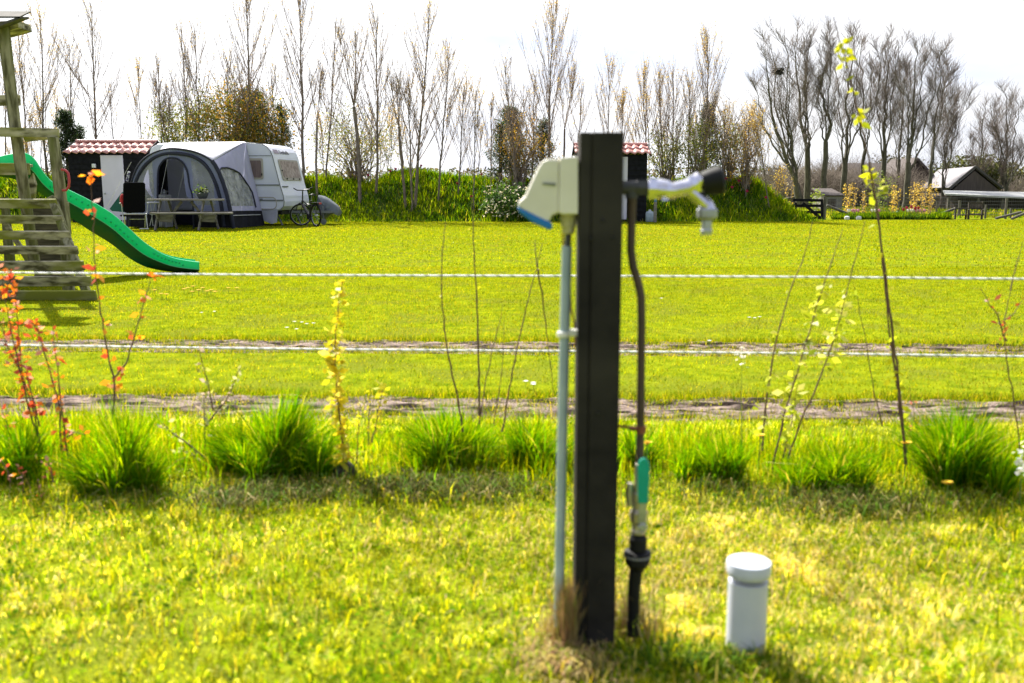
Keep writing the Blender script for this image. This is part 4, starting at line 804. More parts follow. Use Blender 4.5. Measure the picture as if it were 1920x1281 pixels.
# loose apron under the caravan
a, b, c_, d_ = [SP(*q, .02) for q in ((489, 395), (521, 394), (519, 417), (495, 414))]
mid1, mid2 = SP(505, 418, .02), SP(512, 420, .02)
mb = MB(); mb.prism([C3(a[0], .02, a[1]), C3(b[0], .02, b[1]), C3(c_[0], .02, max(.03, c_[1])), C3(mid2[0], .1, max(.01, mid2[1])), C3(mid1[0], .05, max(.03, mid1[1])), C3(d_[0], .02, max(.03, d_[1]))], -NX * .02); mb.build('apron', mat('lilac_grey_cloth', (.30, .31, .37), (.38, .38, .44), scale=4, rough=.8, bump=.4, bscale=6), cv)

# ------------------------------------------------------------------ awning
FT = 2.45                              # depth of the awning
m_fab = mat('awning_grey', (0.24, 0.265, 0.42), (0.29, 0.32, 0.48), scale=2, rough=.75, bump=.3, bscale=3.5, trans=(0.35, 0.38, 0.55), tfac=.4, bdist=.04)
m_roof = mat('awning_roof', (0.52, 0.52, 0.58), (0.60, 0.60, 0.65), scale=1.2, rough=.5, bump=.5, bscale=2.2, trans=(.5, .5, .6), tfac=.2, bdist=.06)
m_side = mat('awning_side_lilac', (0.44, 0.43, 0.62), (0.54, 0.53, 0.72), scale=1.8, rough=.5, bump=.6, bscale=3, trans=(.4, .4, .55), tfac=.3, bdist=.06, stretch=(1, 1, .5))
m_clear = mat('clear_vinyl', (0.20, 0.215, 0.24), (0.34, 0.36, 0.38), scale=2.5, rough=.15, alpha=.55, bump=.5, bscale=4, spec=.6, bdist=.03)
m_sidewin = mat('crinkled_vinyl', (0.16, 0.17, 0.17), (0.42, 0.43, 0.43), scale=5, rough=.2, alpha=.85, bump=1.0, bscale=6, spec=.6, bdist=.05, detail=8)
m_skirt = mat('black_skirt', (0.010, 0.010, 0.013), (0.018, 0.018, 0.024), scale=5, rough=.8, spec=.1)
aw = thing('awning', 'grey inflatable porch awning with arched door pitched against the caravan', 'awning', C3(-2.5, FT, 0))
arch_px = [(238, 425), (240, 385), (245, 350), (252, 326), (262, 307), (277, 293), (296, 284), (318, 279), (340, 280), (362, 284), (382, 292), (398, 303), (410, 322), (420, 348), (429, 380), (438, 428)]
arch = [SP(a, b, FT) for a, b in arch_px]; arch = [(s, max(0.0, z)) for s, z in arch]
def arch_at(t): return cat(arch, t)
NA = 60; AR = [arch_at(i / NA) for i in range(NA + 1)]
def inside(poly, x, y):
    r = False; n = len(poly)
    for i in range(n):
        x1, y1 = poly[i]; x2, y2 = poly[(i + 1) % n]
        if (y1 > y) != (y2 > y) and x < (x2 - x1) * (y - y1) / (y2 - y1) + x1: r = not r
    return r
def SPL(l, t): return [SP(a, b, t) for a, b in l]
door = SPL([(296, 430), (296, 350), (297, 322), (301, 309), (309, 300), (320, 296), (333, 298), (343, 305), (350, 317), (353, 330), (356, 350), (362, 372), (364, 430)], FT)
winL = SPL([(248, 381), (250, 345), (258, 325), (268, 311), (278, 303), (286, 301), (288, 340), (288, 381)], FT)
winR = SPL([(358, 301), (370, 304), (384, 314), (394, 326), (400, 345), (404, 385), (372, 385), (366, 378), (362, 345)], FT)
def gridfill(pred, pos, s0, s1, z0, z1, step=.03):
    idx = {}; m = MB(); n1 = int((s1 - s0) / step) + 1; n2 = int((z1 - z0) / step) + 1; V_ = []; F_ = []
    def vi(i, j):
        if (i, j) not in idx: idx[(i, j)] = len(V_); V_.append(pos(s0 + i * step, z0 + j * step))
        return idx[(i, j)]
    for i in range(n1):
        for j in range(n2):
            if pred(s0 + (i + .5) * step, z0 + (j + .5) * step): F_.append((vi(i, j), vi(i + 1, j), vi(i + 1, j + 1), vi(i, j + 1)))
    m.add(V_, F_); return m
sk = .42
smin = min(s for s, z in AR); smax = max(s for s, z in AR); hmax = max(z for s, z in AR)
fpos = lambda s, z: C3(s, FT + .03 * math.sin(s * 3) * math.sin(z * 2), z)
gridfill(lambda s, z: inside(AR, s, z) and not inside(door, s, z) and not inside(winL, s, z) and not inside(winR, s, z) and z > sk, fpos, smin, smax, 0, hmax).build('front_panel', m_fab, aw, smooth=True)
dmid = sum(s for s, z in door) / len(door)
for sg in (-1, 1): gridfill(lambda s, z: inside(AR, s, z) and not inside(door, s, z) and z <= sk and (s - dmid) * sg > 0, fpos, smin, smax, 0, hmax).build('front_skirt', m_skirt, aw, smooth=True)
for wn in (winL, winR):
    w = gridfill(lambda s, z: inside(wn, s, z) and z > sk, fpos, smin, smax, 0, hmax).build('front_window', m_clear, aw, smooth=True)
# curtains inside front windows
m_curt = mat('white_net_curtain', (0.55, 0.55, 0.66), (0.7, 0.7, 0.8), scale=6, rough=.8, trans=(.6, .6, .75), tfac=.3, bump=.5, bscale=8, stretch=(5, 5, .4), bdist=.03)
for pl in ([(269, 338), (277, 312), (287, 303), (288, 376), (281, 366), (272, 345)], [(358, 304), (363, 303), (370, 330), (378, 385), (366, 384), (360, 360)]):
    mb = MB(); mb.prism([C3(s, FT - .10, z) for s, z in SPL(pl, FT - .1)], -NX * .02); mb.build('curtain', m_curt, aw)
def strip(pts, r, name, m, t=FT + .03): mb = MB(); mb.tube([C3(s, t, z) for s, z in pts], r, 8); return mb.build(name, m, aw, smooth=True)
inner = SPL([(243, 425), (247, 372), (255, 340), (266, 318), (280, 303), (298, 292), (318, 288), (340, 289), (360, 293), (378, 303), (391, 317), (402, 338), (410, 362), (416, 392), (420, 425)], FT)
strip([cat(inner, i / 40) for i in range(41)], .055, 'air_beam', m_dkblue, FT + .0)
strip([cat(arch, i / 60) for i in range(61)], .03, 'arch_edge', m_dkblue, FT + .01)
strip([cat(door, i / 40) for i in range(41)], .028, 'door_trim', m_dkblue, FT + .02)
# rolled door flap hanging right of the opening
mb = MB(); mb.prism([C3(s, FT + .04, z) for s, z in SPL([(345, 312), (352, 325), (357, 352), (362, 372), (362, 380), (351, 368), (347, 345)], FT)], -NX * .05); mb.build('door_flap', m_fab, aw, bevel=.01)
# roof and sides
RT = 2.62
rear = [(-4.35, 0), (-4.4, .6), (-4.38, 1.2), (-4.3, 1.7), (-4.15, 2.2), (-3.9, ztop - .03), (-3.2, ztop + .02), (-2.3, ztop + .02), (-1.5, ztop + .02), (SP(461, 267)[0], ztop + .02)]
ic = 11 / 15
fA = [cat(arch, ic * i / 50) for i in range(51)]; rA = [cat(rear, i / 50) for i in range(51)]
def sag(p, u, t): return p + UP * (-.06 * math.sin(math.pi * t) * math.sin(math.pi * min(1, u * 1.2)) + .02 * math.sin(u * 40) * math.sin(math.pi * t))
mb = loft([C3(s, FT, z) for s, z in fA], [C3(s, .03, z) for s, z in rA], 14, sag); o = mb.build('roof_sheet', m_roof, aw, smooth=True)
sol = o.modifiers.new('solidify', 'SOLIDIFY'); sol.thickness = .006
fB = [cat(arch, ic + (1 - ic) * i / 30) for i in range(31)]; endr = [SP(461, 267), SP(469, 300), SP(478, 340), SP(488, 380), (SP(497, 415)[0], 0)]; rB = [cat(endr, i / 30) for i in range(31)]
A3 = [C3(s, FT, z) for s, z in fB]; B3_ = [C3(s, .03, z) for s, z in rB]
def sidepos(u, t): # u down 0..1, t front->rear
    f = u * 30; i = min(29, int(f)); return A3[i].lerp(A3[i + 1], f - i).lerp(B3_[i].lerp(B3_[i + 1], f - i), t)
def proj(p):
    r = p - CAM; y_ = r.y * CT - r.z * ST; return (960 + F * r.x / y_, 640.5 - F * (r.y * ST + r.z * CT) / y_)
SWIN = [(408, 320), (414, 316), (425, 315), (438, 319), (448, 326), (458, 337), (466, 350), (471, 362), (475, 374), (477, 387), (431, 386), (424, 372), (416, 346)]
def sidepart(pred, name, m):
    V_ = []; F_ = []; nu, nt_ = 70, 56; idx = {}
    def vi(i, j):
        if (i, j) not in idx: idx[(i, j)] = len(V_); V_.append(sidepos(i / nu, j / nt_) + AX * .02 * math.sin(j * .5) * math.sin(math.pi * i / nu))
        return idx[(i, j)]
    for i in range(nu):
        for j in range(nt_):
            c = sidepos((i + .5) / nu, (j + .5) / nt_)
            if pred(c): F_.append((vi(i, j), vi(i + 1, j), vi(i + 1, j + 1), vi(i, j + 1)))
    mb = MB(); mb.add(V_, F_); return mb.build(name, m, aw, smooth=True)
inw = lambda c: inside(SWIN, *proj(c))
sidepart(lambda c: not inw(c) and c.z > .5, 'side_panel', m_side); sidepart(lambda c: c.z <= .5, 'side_skirt', m_skirt); sidepart(lambda c: inw(c) and c.z > .5, 'side_window', m_sidewin)
mb = MB(); 
def swp(a, b): # nearest point on the side sheet to a picture point
    best = min(((proj(sidepos(u / 30, t / 20))[0] - a) ** 2 + (proj(sidepos(u / 30, t / 20))[1] - b) ** 2, u, t) for u in range(31) for t in range(21)); return sidepos(best[1] / 30, best[2] / 20) + AX * .03
mb.tube([swp(a, b) for a, b in SWIN[0:10]], .025, 6); mb.build('window_trim', m_dkblue, aw, smooth=True)
mb = MB(); mb.tube([A3[0] + Vector((0, -.02, .02))] + [A3[i] for i in (3, 8, 14, 20, 26, 30)], .06, 8); mb.build('air_beam', m_dkblue, aw, smooth=True)
mb = MB(); mb.tube([C3(smin + .02, FT, 2.0 * 0 + .0), C3(AR[4][0], FT + .05, AR[4][1])], .03, 6); mb.build('ground_strap', m_dkblue, aw)
m_line = mat('guy_line', (0.5, 0.5, 0.52), rough=.7)
def guy(p, q, label, r=.005):
    mb = MB(); mb.tube([p, q], r, 5); o = mb.build('guy_rope', m_line, loc=q); tagp(o, label, 'guy rope', 'awning guy ropes')
def awp(px, py): s, z = SP(px, py, FT + .03); return C3(s, FT + .03, z)
for (a, b, c_, d_, l) in ((284, 287, 270, 425, 'left guy rope running from the awning arch to the chair'), (318, 281, 289, 428, 'middle guy rope crossing in front of the awning door'), (352, 288, 321, 426, 'guy rope crossing the right edge of the awning door'), (402, 305, 443, 426, 'guy rope running down to the grass from the awning corner'), (246, 304, 180, 425, 'guy rope on the far left side of the awning')):
    guy(awp(a, b), G(c_, d_), l)
mb = MB(); mb.tube([swp(432, 404), swp(450, 405), swp(470, 402), swp(488, 402)], .012, 5); mb.build('skirt_cord', m_line, aw)

# things in and before the awning
m_white = mat('white_lacquer', (0.6, 0.6, 0.62), rough=.4)
q = G(287, 418); q = C3(SP(310, 400, FT - .9)[0], FT - .9, 0); a = SP(301, 365, FT - .9); b = SP(317, 400, FT - .9)
root = thing('fridge', 'small white fridge box just inside the awning door', 'fridge', q)
mb = MB(); mb.box(C3((a[0] + b[0]) / 2, FT - .9, a[1] / 2), (b[0] - a[0], .4, a[1]), Matrix.Rotation(-AL, 3, 'Z')); mb.build('cabinet', m_white, root, bevel=.01)
mb = MB(); mb.box(C3((a[0] + b[0]) / 2, FT - .69, a[1] / 2 - .02), (b[0] - a[0] - .04, .02, a[1] - .12), Matrix.Rotation(-AL, 3, 'Z')); mb.build('door', mat('light_grey_door', (.42, .43, .48), rough=.5), root, bevel=.004)
mb = MB(); q = C3((a[0] + b[0]) / 2, FT - .9, a[1]); mb.lathe(q, [(.06, 0), (.08, .02), (.08, .10), (.06, .12), (.03, .13), (.02, .16)], 12); mb.tube([q + Vector((.07, 0, .05)), q + Vector((.14, 0, .12))], .012, 6); o = mb.build('kettle', m_steel, loc=q, smooth=True); tagp(o, 'small metal kettle standing on the white fridge', 'kettle')
# dark lining behind the door left half
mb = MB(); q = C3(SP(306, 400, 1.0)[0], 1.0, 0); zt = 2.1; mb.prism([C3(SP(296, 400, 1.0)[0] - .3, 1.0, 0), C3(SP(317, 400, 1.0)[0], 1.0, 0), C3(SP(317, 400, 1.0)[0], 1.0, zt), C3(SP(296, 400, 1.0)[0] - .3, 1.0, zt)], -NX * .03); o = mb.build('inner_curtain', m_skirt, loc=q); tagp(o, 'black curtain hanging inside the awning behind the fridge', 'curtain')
# picnic table
m_tab = mat('grey_weathered_wood', (0.14, 0.125, 0.11), (0.26, 0.24, 0.215), scale=6, rough=.9, bump=.4, bscale=20, stretch=(.6, 3, 3), bdist=.005)
TBD = 26.9
def TP(px, py, dd=0): return P(px, py, TBD + dd)
root = thing('picnic_table', 'weathered grey wooden picnic table standing before the awning', 'picnic table', Vector((TP(350, 400).x, TBD, 0)))
zt = TP(350, 374.5).z; zb = TP(350, 399).z
def hboard(x0, x1, z, d0, w, th, name):
    a = Vector((TP(x0, 400, d0).x, TBD + d0, z)); b = Vector((TP(x1, 400, d0).x, TBD + d0, z)); mb = MB(); mb.beam(a, b, w, th); mb.build(name, m_tab, root, bevel=.006)
for i, d0 in enumerate((-.28, -.12, .04, .20, .36)): hboard(279, 421, zt, d0, .145, .045, 'table_board')
for d0 in (-.62, .70):
    hboard(283, 435, zb, d0, .24, .045, 'bench_seat')
for lx in (309, 389):
    for sgn, top, botm in ((-1, (lx - 3, 377), (lx - 6, 427)), (1, (lx + 3, 377), (lx + 13, 427))):
        X0 = TP(lx, 400).x + sgn * .03; mb = MB()
        mb.beam(Vector((X0, TBD + .04 + sgn * .22, zt - .03)), Vector((X0 + sgn * .05, TBD + .04 + sgn * .72 * .9, 0)), .04, .10, up=(0, 1, 0)); mb.build('leg', m_tab, root, bevel=.005)
    X0 = TP(lx, 400).x
    mb = MB(); mb.prism([(X0 - .0, TBD - .70, zb - .02), (X0, TBD + .78, zb - .02), (X0, TBD + .74, zb - .16), (X0, TBD - .66, zb - .16)], (.04, 0, 0)); mb.build('bench_bearer', m_tab, root)
    mb = MB(); a = TP(lx - 18, 403, -.45); b = TP(lx + 16, 403, -.45); c_ = TP(lx + 13, 417, -.45); d_ = TP(lx - 14, 416, -.45); mb.prism([a, b, c_, d_], (0, .035, 0)); mb.build('footboard', m_tab, root, bevel=.005)
for (xa, xb) in ((326, 341), (374, 358)):
    mb = MB(); mb.beam(TP(xa, 397, .04), TP(xb, 378, .04), .04, .07); mb.build('brace', m_tab, root, bevel=.004)
# plant pot on the table
pc = Vector((TP(380, 374).x, TBD, zt + .0225))
pot = thing('flower_pot', 'grey bowl of white flowers and green leaves on the picnic table', 'flower pot', pc)
mb = MB(); mb.lathe(pc, [(.09, 0), (.12, .03), (.155, .10), (.17, .155), (.16, .16)], 18); mb.build('bowl', mat('grey_bowl', (.06, .07, .075), rough=.6), pot, smooth=True)
cen = np.array([pc + Vector((rr.gauss(0, .09), rr.gauss(0, .07), .17 + abs(rr.gauss(0, .09)))) for _ in range(260)]); v, f, c = leafquads(cen, .06, [(0.07, .13, .02), (.16, .22, .02), (.03, .06, .02)], [1, 1, .6]); finish('leaves', npmesh('leaves', v, f, c), m_leaf, pot)
cen = np.array([pc + Vector((.08 + rr.gauss(0, .05), -.05 + rr.gauss(0, .04), .19 + abs(rr.gauss(0, .05)))) for _ in range(30)]); v, f, c = leafquads(cen, .05, [(0.7, .7, .7)], [1]); finish('blossoms', npmesh('blossoms', v, f, c), m_leaf, pot)
# camping chair
CD = 26.6
def KP(px, py, dd=0): return P(px, py, CD + dd)
root = thing('camping_chair', 'black high backed camping chair on white tube legs seen from behind', 'camping chair', Vector((KP(251, 400).x, CD, 0)))
def rr4(x0, x1, y0, y1, r): return [(x0 + r, y0), (x1 - r, y0), (x1, y0 + r), (x1, y1 - r), (x1 - r, y1), (x0 + r, y1), (x0, y1 - r), (x0, y0 + r)]
mb = MB(); mb.prism([KP(a, b) + Vector((0, -.25 * (b - 342) / 60 * -1 * 0, 0)) for a, b in rr4(230.5, 271.5, 342, 399, 3)], (0, .05, 0)); mb.build('backrest', mat('black_mesh_cloth', (.003, .003, .004), (.005, .005, .006), scale=20, rough=.9, spec=.05), root, bevel=.015)
mb = MB(); mb.box(KP(252, 404, .28), (.62, .5, .05)); mb.build('seat', MATS['black_mesh_cloth'], root, bevel=.015)
m_tube = mat('white_tube', (0.55, 0.56, 0.6), rough=.35)
for s_ in (233, 273):
    mb = MB(); mb.tube([KP(s_ - (3 if s_ < 250 else -1), 403, -.05), KP(s_ - (2 if s_ < 250 else -4), 430, -.1)], .014, 8); mb.build('leg', m_tube, root, smooth=True)
    mb = MB(); mb.tube([KP(s_, 400, .0), KP(s_ + (-1 if s_ > 250 else 2), 427, .5)], .014, 8); mb.build('leg', m_tube, root, smooth=True)
    mb = MB(); mb.beam(KP(s_ + (-8 if s_ < 250 else 4), 381, .02), KP(s_ + (-6 if s_ < 250 else 4), 382, .45), .05, .03); mb.build('armrest', m_tube, root, bevel=.005)
    mb = MB(); mb.tube([KP(s_ + (-5 if s_ < 250 else 4), 383, .05), KP(s_ + (-3 if s_ < 250 else 2), 404, .1)], .012, 8); mb.build('arm_strut', m_tube, root, smooth=True)
mb = MB(); mb.tube([KP(233, 401), KP(275, 401)], .013, 8); mb.tube([KP(243, 411, .3), KP(276, 411, .3)], .012, 8); mb.tube([KP(262, 429, -.1), KP(279, 429, -.1)], .014, 8); mb.build('cross_bar', m_tube, root, smooth=True)
# small folding table behind the chair
root = thing('side_table', 'small white folding table between chair and picnic table', 'side table', Vector((KP(288, 400, .9).x, CD + .9, 0)))
mb = MB(); mb.prism([KP(275, 380, .7), KP(303, 380, .7), KP(302, 378.5, 1.2), KP(277, 378.5, 1.2)], (0, 0, -.03)); mb.build('table_top', m_tube, root, bevel=.004)
for (a, b) in ((282, 287), (299, 303), (291, 281), (296, 300)):
    mb = MB(); mb.tube([KP(a, 380, .9), KP(b, 424, .9)], .011, 6); mb.build('leg', m_tube, root, smooth=True)
mb = MB(); mb.tube([KP(281, 402, .9), KP(301, 402, .9)], .01, 6); mb.build('cross_bar', m_tube, root)
# green windbreak, towel, red bag, striped roll
mb = MB(); mb.prism([KP(205, 392, 1.3), KP(228, 361, 1.3), KP(233, 358, 1.3), KP(233, 398, 1.3), KP(210, 396, 1.3)], (0, .06, 0)); o = mb.build('tarpaulin', mat('dark_teal_cloth', (0.01, .07, .065), (.015, .1, .09), scale=4, rough=.7, bump=.4, bscale=5, bdist=.03), loc=KP(215, 400, 1.3), bevel=.01); tagp(o, 'dark teal tarpaulin folded beside the white shed door', 'tarpaulin')
mb = MB(); mb.ball(KP(230, 376, .2), .10, 8, sc=(.7, 1, 1.9)); o = mb.build('red_jacket', mat('red_cloth', (.35, .02, .02), rough=.8), loc=KP(230, 385, .2), smooth=True); tagp(o, 'red jacket hanging on the left of the camping chair', 'jacket')
A_ = [KP(a, b, .75) for a, b in ((272, 330), (277, 318), (279, 330), (280, 350), (286, 370), (281, 366), (274, 356), (268, 345))]; mb = MB(); mb.prism(A_, (0, .03, 0)); o = mb.build('towel', m_curt, loc=A_[4]); tagp(o, 'white towel hanging before the left awning window', 'towel')
mb = MB(); mb.tube([KP(242, 322, .8), KP(238, 340, .8)], .04, 10); o = mb.build('rolled_cloth', mat('checked_roll', (.04, .03, .12), (.5, .5, .55), scale=22, rough=.8, lo=.48, hi=.52), loc=KP(240, 340, .8), smooth=True); tagp(o, 'purple and white checked roll hanging at the left edge of the awning', 'cloth')

# ------------------------------------------------------------------ bicycle
m_bk = mat('bike_black', (0.015, 0.015, 0.018), rough=.35, spec=.5)
rh = P(592.5, 402, 29.3); rh.z = .345; fh = rh + Vector((-.66, .86, 0)); fdir = Vector((-.66, .86, 0)).normalized()
bk = thing('bicycle', 'black city bicycle parked on its stand before the caravan nose', 'bicycle', Vector((rh.x, rh.y, 0)))
def wheel(c, ax, name):
    u, v, d = basis(ax); pts = [c + (u * math.cos(a) + v * math.sin(a)) * .328 for a in [2 * math.pi * i / 36 for i in range(37)]]
    mb = MB(); mb.tube(pts, .027, 8, caps=False); w = mb.build(name, m_rubber, bk, smooth=True)
    mb = MB(); pts = [c + (u * math.cos(a) + v * math.sin(a)) * .305 for a in [2 * math.pi * i / 36 for i in range(37)]]; mb.tube(pts, .011, 6, caps=False); mb.build('rim', m_steel, w, smooth=True)
    mb = MB()
    for i in range(14): a = 2 * math.pi * i / 14; mb.tube([c + d * (.02 if i % 2 else -.02), c + (u * math.cos(a) + v * math.sin(a)) * .30], .0022, 4)
    mb.lathe(c, [(.03, -.05), (.03, .05)], 10, axis=ax); mb.build('spokes', m_steel, w)
def B(f, z, side=0): # along bike from rear hub (0) to front hub (1.084)
    return rh + fdir * f + Vector((0, 0, z - .345)) + Vector((fdir.y, -fdir.x, 0)) * side
sax = Vector((fdir.y, -fdir.x, 0))
wheel(rh, sax, 'rear_wheel'); wheel(fh, Vector((.25, -.97, 0)).normalized(), 'front_wheel')
mb = MB(); bb = B(.46, .30); hdt = B(.93, .80); hdb = B(.96, .68); stt = B(.30, .80)
mb.tube([bb, hdb], [.055, .045], 8); mb.tube([bb, stt], .026, 8); mb.tube([B(.35, .66), B(.62, .68), hdt], .024, 8); mb.tube([rh, bb], .013, 6); mb.tube([rh, B(.34, .70)], .01, 6); mb.tube([hdt, hdb], .036, 8); mb.build('frame', m_bk, bk, smooth=True)
mb = MB(); mb.tube([hdb, B(1.02, .5), fh + sax * .05], .014, 6); mb.tube([hdb, B(1.02, .5), fh - sax * .05], .014, 6); mb.build('fork', m_bk, bk, smooth=True)
mb = MB(); mb.tube([hdt, B(.90, 1.10)], .022, 8); sv = Vector((.93, .1, .0)).normalized(); st_ = B(.89, 1.12)
mb.tube([st_ - sv * .30 + Vector((.05, -.12, .06)), st_ - sv * .18, st_, st_ + sv * .18 + Vector((0, 0, .02)), st_ + sv * .34 + Vector((0, -.14, .09))], .019, 8); mb.build('handlebar', m_bk, bk, smooth=True)
mb = MB(); mb.tube([stt, B(.26, .95)], .013, 8); mb.build('seat_post', m_steel, bk, smooth=True)
sp = B(.25, .98); mb = MB(); mb.lathe(sp - fdir * .13, [(.08, 0), (.085, .05), (.05, .16), (.022, .24), (.012, .29)], 10, axis=fdir, sx=1); mb.v = [(a, b, sp.z + (c - sp.z) * .4) for a, b, c in mb.v]; mb.build('saddle', m_bk, bk, smooth=True)
mb = MB(); mb.beam(B(-.30, .74), B(.2, .74), .13, .012); mb.tube([B(-.2, .74), rh], .007, 5); mb.tube([B(.0, .74), rh], .007, 5); mb.build('luggage_rack', m_bk, bk)
mb = MB(); mb.box(B(-.32, .72), (.07, .04, .05)); mb.build('rear_light', m_redp, bk)
for c_, a0, a1 in ((rh, 30, 190), (fh, 20, 150)):
    mb = MB(); pts = [c_ + fdir * math.cos(rad(a)) * .375 + UP * math.sin(rad(a)) * .375 for a in range(a0, a1 + 1, 10)]; mb.tube(pts, .018, 6); mb.build('mudguard', m_bk, bk, smooth=True)
mb = MB(); mb.lathe(bb - sax * .06, [(.09, 0), (.09, .02)], 18, axis=sax); mb.tube([bb, bb + Vector((.08, 0, -.15))], .011, 6); mb.box(bb + Vector((.08, -.08, -.16)), (.09, .06, .02)); mb.build('crank', m_bk, bk)
mb = MB(); mb.tube([bb + Vector((0, 0, -.05)), Vector((bb.x - .05, bb.y - .22, 0))], .012, 6); mb.build('kickstand', m_bk, bk)

# ------------------------------------------------------------------ tiled sheds
m_dkwood = mat('black_boarding', (0.007, 0.007, 0.009), (0.013, 0.013, 0.017), scale=8, rough=.8, spec=.1, bump=.3, bscale=12)
m_tile = mat('pink_tile', (0.40, 0.17, 0.15), (0.52, 0.26, 0.23), scale=4, rough=.45, spec=.4)
m_doorw = mat('white_door', (0.54, 0.52, 0.63), (0.60, 0.57, 0.68), scale=2, rough=.6)
def shed(xl, xr, xdl, xdr, ybase, yeave, yridge, d, label, rot=0):
    Lc = P(xl, ybase, d); Rc = P(xr, ybase, d); Lc.z = Rc.z = 0; ax = (Rc - Lc).normalized(); dp = Vector((0, 1, 0)) * 1.9
    Wd = (Rc - Lc).length; ze = P(xl, yeave, d).z; zr = P(xl, yridge, d + .95).z
    root = thing('tiled_shed', label, 'shed', (Lc + Rc) / 2, 'black sheds with pink tiled roofs')
    mb = MB(); nb = 13; bh = ze / nb
    for i in range(nb):       # weatherboards, each its own lap
        z = i * bh; mb.prism([Lc + UP * z + Vector((0, -.025, 0)), Rc + UP * z + Vector((0, -.025, 0)), Rc + UP * (z + bh), Lc + UP * (z + bh)], Vector((0, .03, 0)))
    mb.prism([Lc + Vector((0, .01, 0)), Rc + Vector((0, .01, 0)), Rc + Vector((0, .01, ze)), Lc + Vector((0, .01, ze))], dp - Vector((0, .02, 0)))
    for e in (Lc, Rc): mb.prism([e + UP * ze, e + dp + UP * ze, e + dp / 2 + UP * (zr - .05)], ax * (.04 if e is Lc else -.04))
    mb.build('wall', m_dkwood, root)
    # tile rows: curved pantiles
    ov = .12; rows = 2; cols = int(round(Wd / .26)) + 1; Ls = Lc - ax * ov; total = Wd + 2 * ov
    for side in (0, 1):
        mb = MB(); vs = []; fs = []; ncs = cols * 6
        for r in range(rows):
            t0, t1 = r / rows, (r + 1) / rows
            for t_, lift in ((t0 - .05 if r == 0 else t0 - .03, .045), (t1, .012)):
                for j in range(ncs + 1):
                    ph = j / 6 * 2 * math.pi; x = total * j / ncs; w_ = .03 * math.sin(ph) ** 1 + .012 * math.sin(2 * ph)
                    y = (-.10 + (.95 + .10) * t_) if side == 0 else (1.9 + .10 - (.95 + .10) * t_)
                    vs.append(Ls + ax * x + Vector((0, y, ze + (zr - ze) * ((y + .1) / 1.05 if side == 0 else (2.0 - y) / 1.05) + lift + w_)))
            b0 = r * 2 * (ncs + 1)
            fs += [(b0 + j, b0 + j + 1, b0 + ncs + 2 + j, b0 + ncs + 1 + j) for j in range(ncs)]
        mb.add(vs, fs); o = mb.build('roof_tiles', m_tile, root, smooth=True); so_ = o.modifiers.new('solidify', 'SOLIDIFY'); so_.thickness = .03
    mb = MB(); mb.tube([Ls + Vector((0, .95, zr + .05)), Ls + ax * total + Vector((0, .95, zr + .05))], .07, 8); mb.build('ridge_tiles', m_tile, root, smooth=True)
    for e, sg in ((Ls, 1), (Ls + ax * total, -1)):
        mb = MB(); mb.beam(e + Vector((0, -.1, ze - .03)), e + Vector((0, .95, zr - .0)), .03, .14); mb.beam(e + Vector((0, 2.0, ze - .03)), e + Vector((0, .95, zr)), .03, .14); mb.build('barge_board', m_dkwood, root)
    Da = Vector((P(xdl, 300, d).x, Lc.y - .035, 0)); Db = Vector((P(xdr, 300, d).x, Lc.y - .035, 0)); zd = P(xdl, yeave + 1, d).z - .06
    mb = MB(); mb.prism([Da + UP * .08, Db + UP * .08, Db + UP * zd, Da + UP * zd], Vector((0, .03, 0))); dr_ = mb.build('door', m_doorw, root, bevel=.006)
    mb = MB(); mb.lathe(Vector((Da.x + .1 if xdl < 500 else Db.x - .1, Da.y, 1.0)), [(.012, 0), (.012, .03), (.03, .04), (.03, .055), (.01, .06)], 10, axis=(0, -1, 0)); mb.build('handle', m_steel, dr_, smooth=True)
    return root, Lc, Rc, ze
r1, Lc, Rc, ze = shed(137, 279, 189, 231, 417, 287, 268, 33.0, 'black wooden shed with pink tiled roof left of the awning')
mb = MB(); mb.box(P(176, 311, 32.9), (.12, .1, .14)); mb.build('wall_lamp', m_white, r1, bevel=.02)
shed(1084, 1211, 1142, 1177, 415, 290, 274, 33.8, 'black wooden shed with pink tiled roof half hidden behind the post')
q = G(1218, 416); root = thing('jerrycan', 'white water container standing at the right foot of the far shed', 'container', q)
mb = MB(); mb.lathe(q, [(.13, 0), (.15, .03), (.15, .30), (.12, .36), (.05, .38)], 14); mb.build('tank', m_conduit, root, smooth=True); mb = MB(); mb.lathe(q + UP * .38, [(.05, 0), (.05, .05)], 10); mb.build('cap', m_white, root)
q = G(1228, 417); root = thing('marker_post', 'short wooden marker post with a blue top right of the far shed', 'post', q)
mb = MB(); mb.box(q + UP * .36, (.10, .10, .72)); mb.build('post_body', m_tab, root, bevel=.01); mb = MB(); mb.box(q + UP * .80, (.085, .085, .16)); mb.build('blue_top', m_blue, root, bevel=.01)
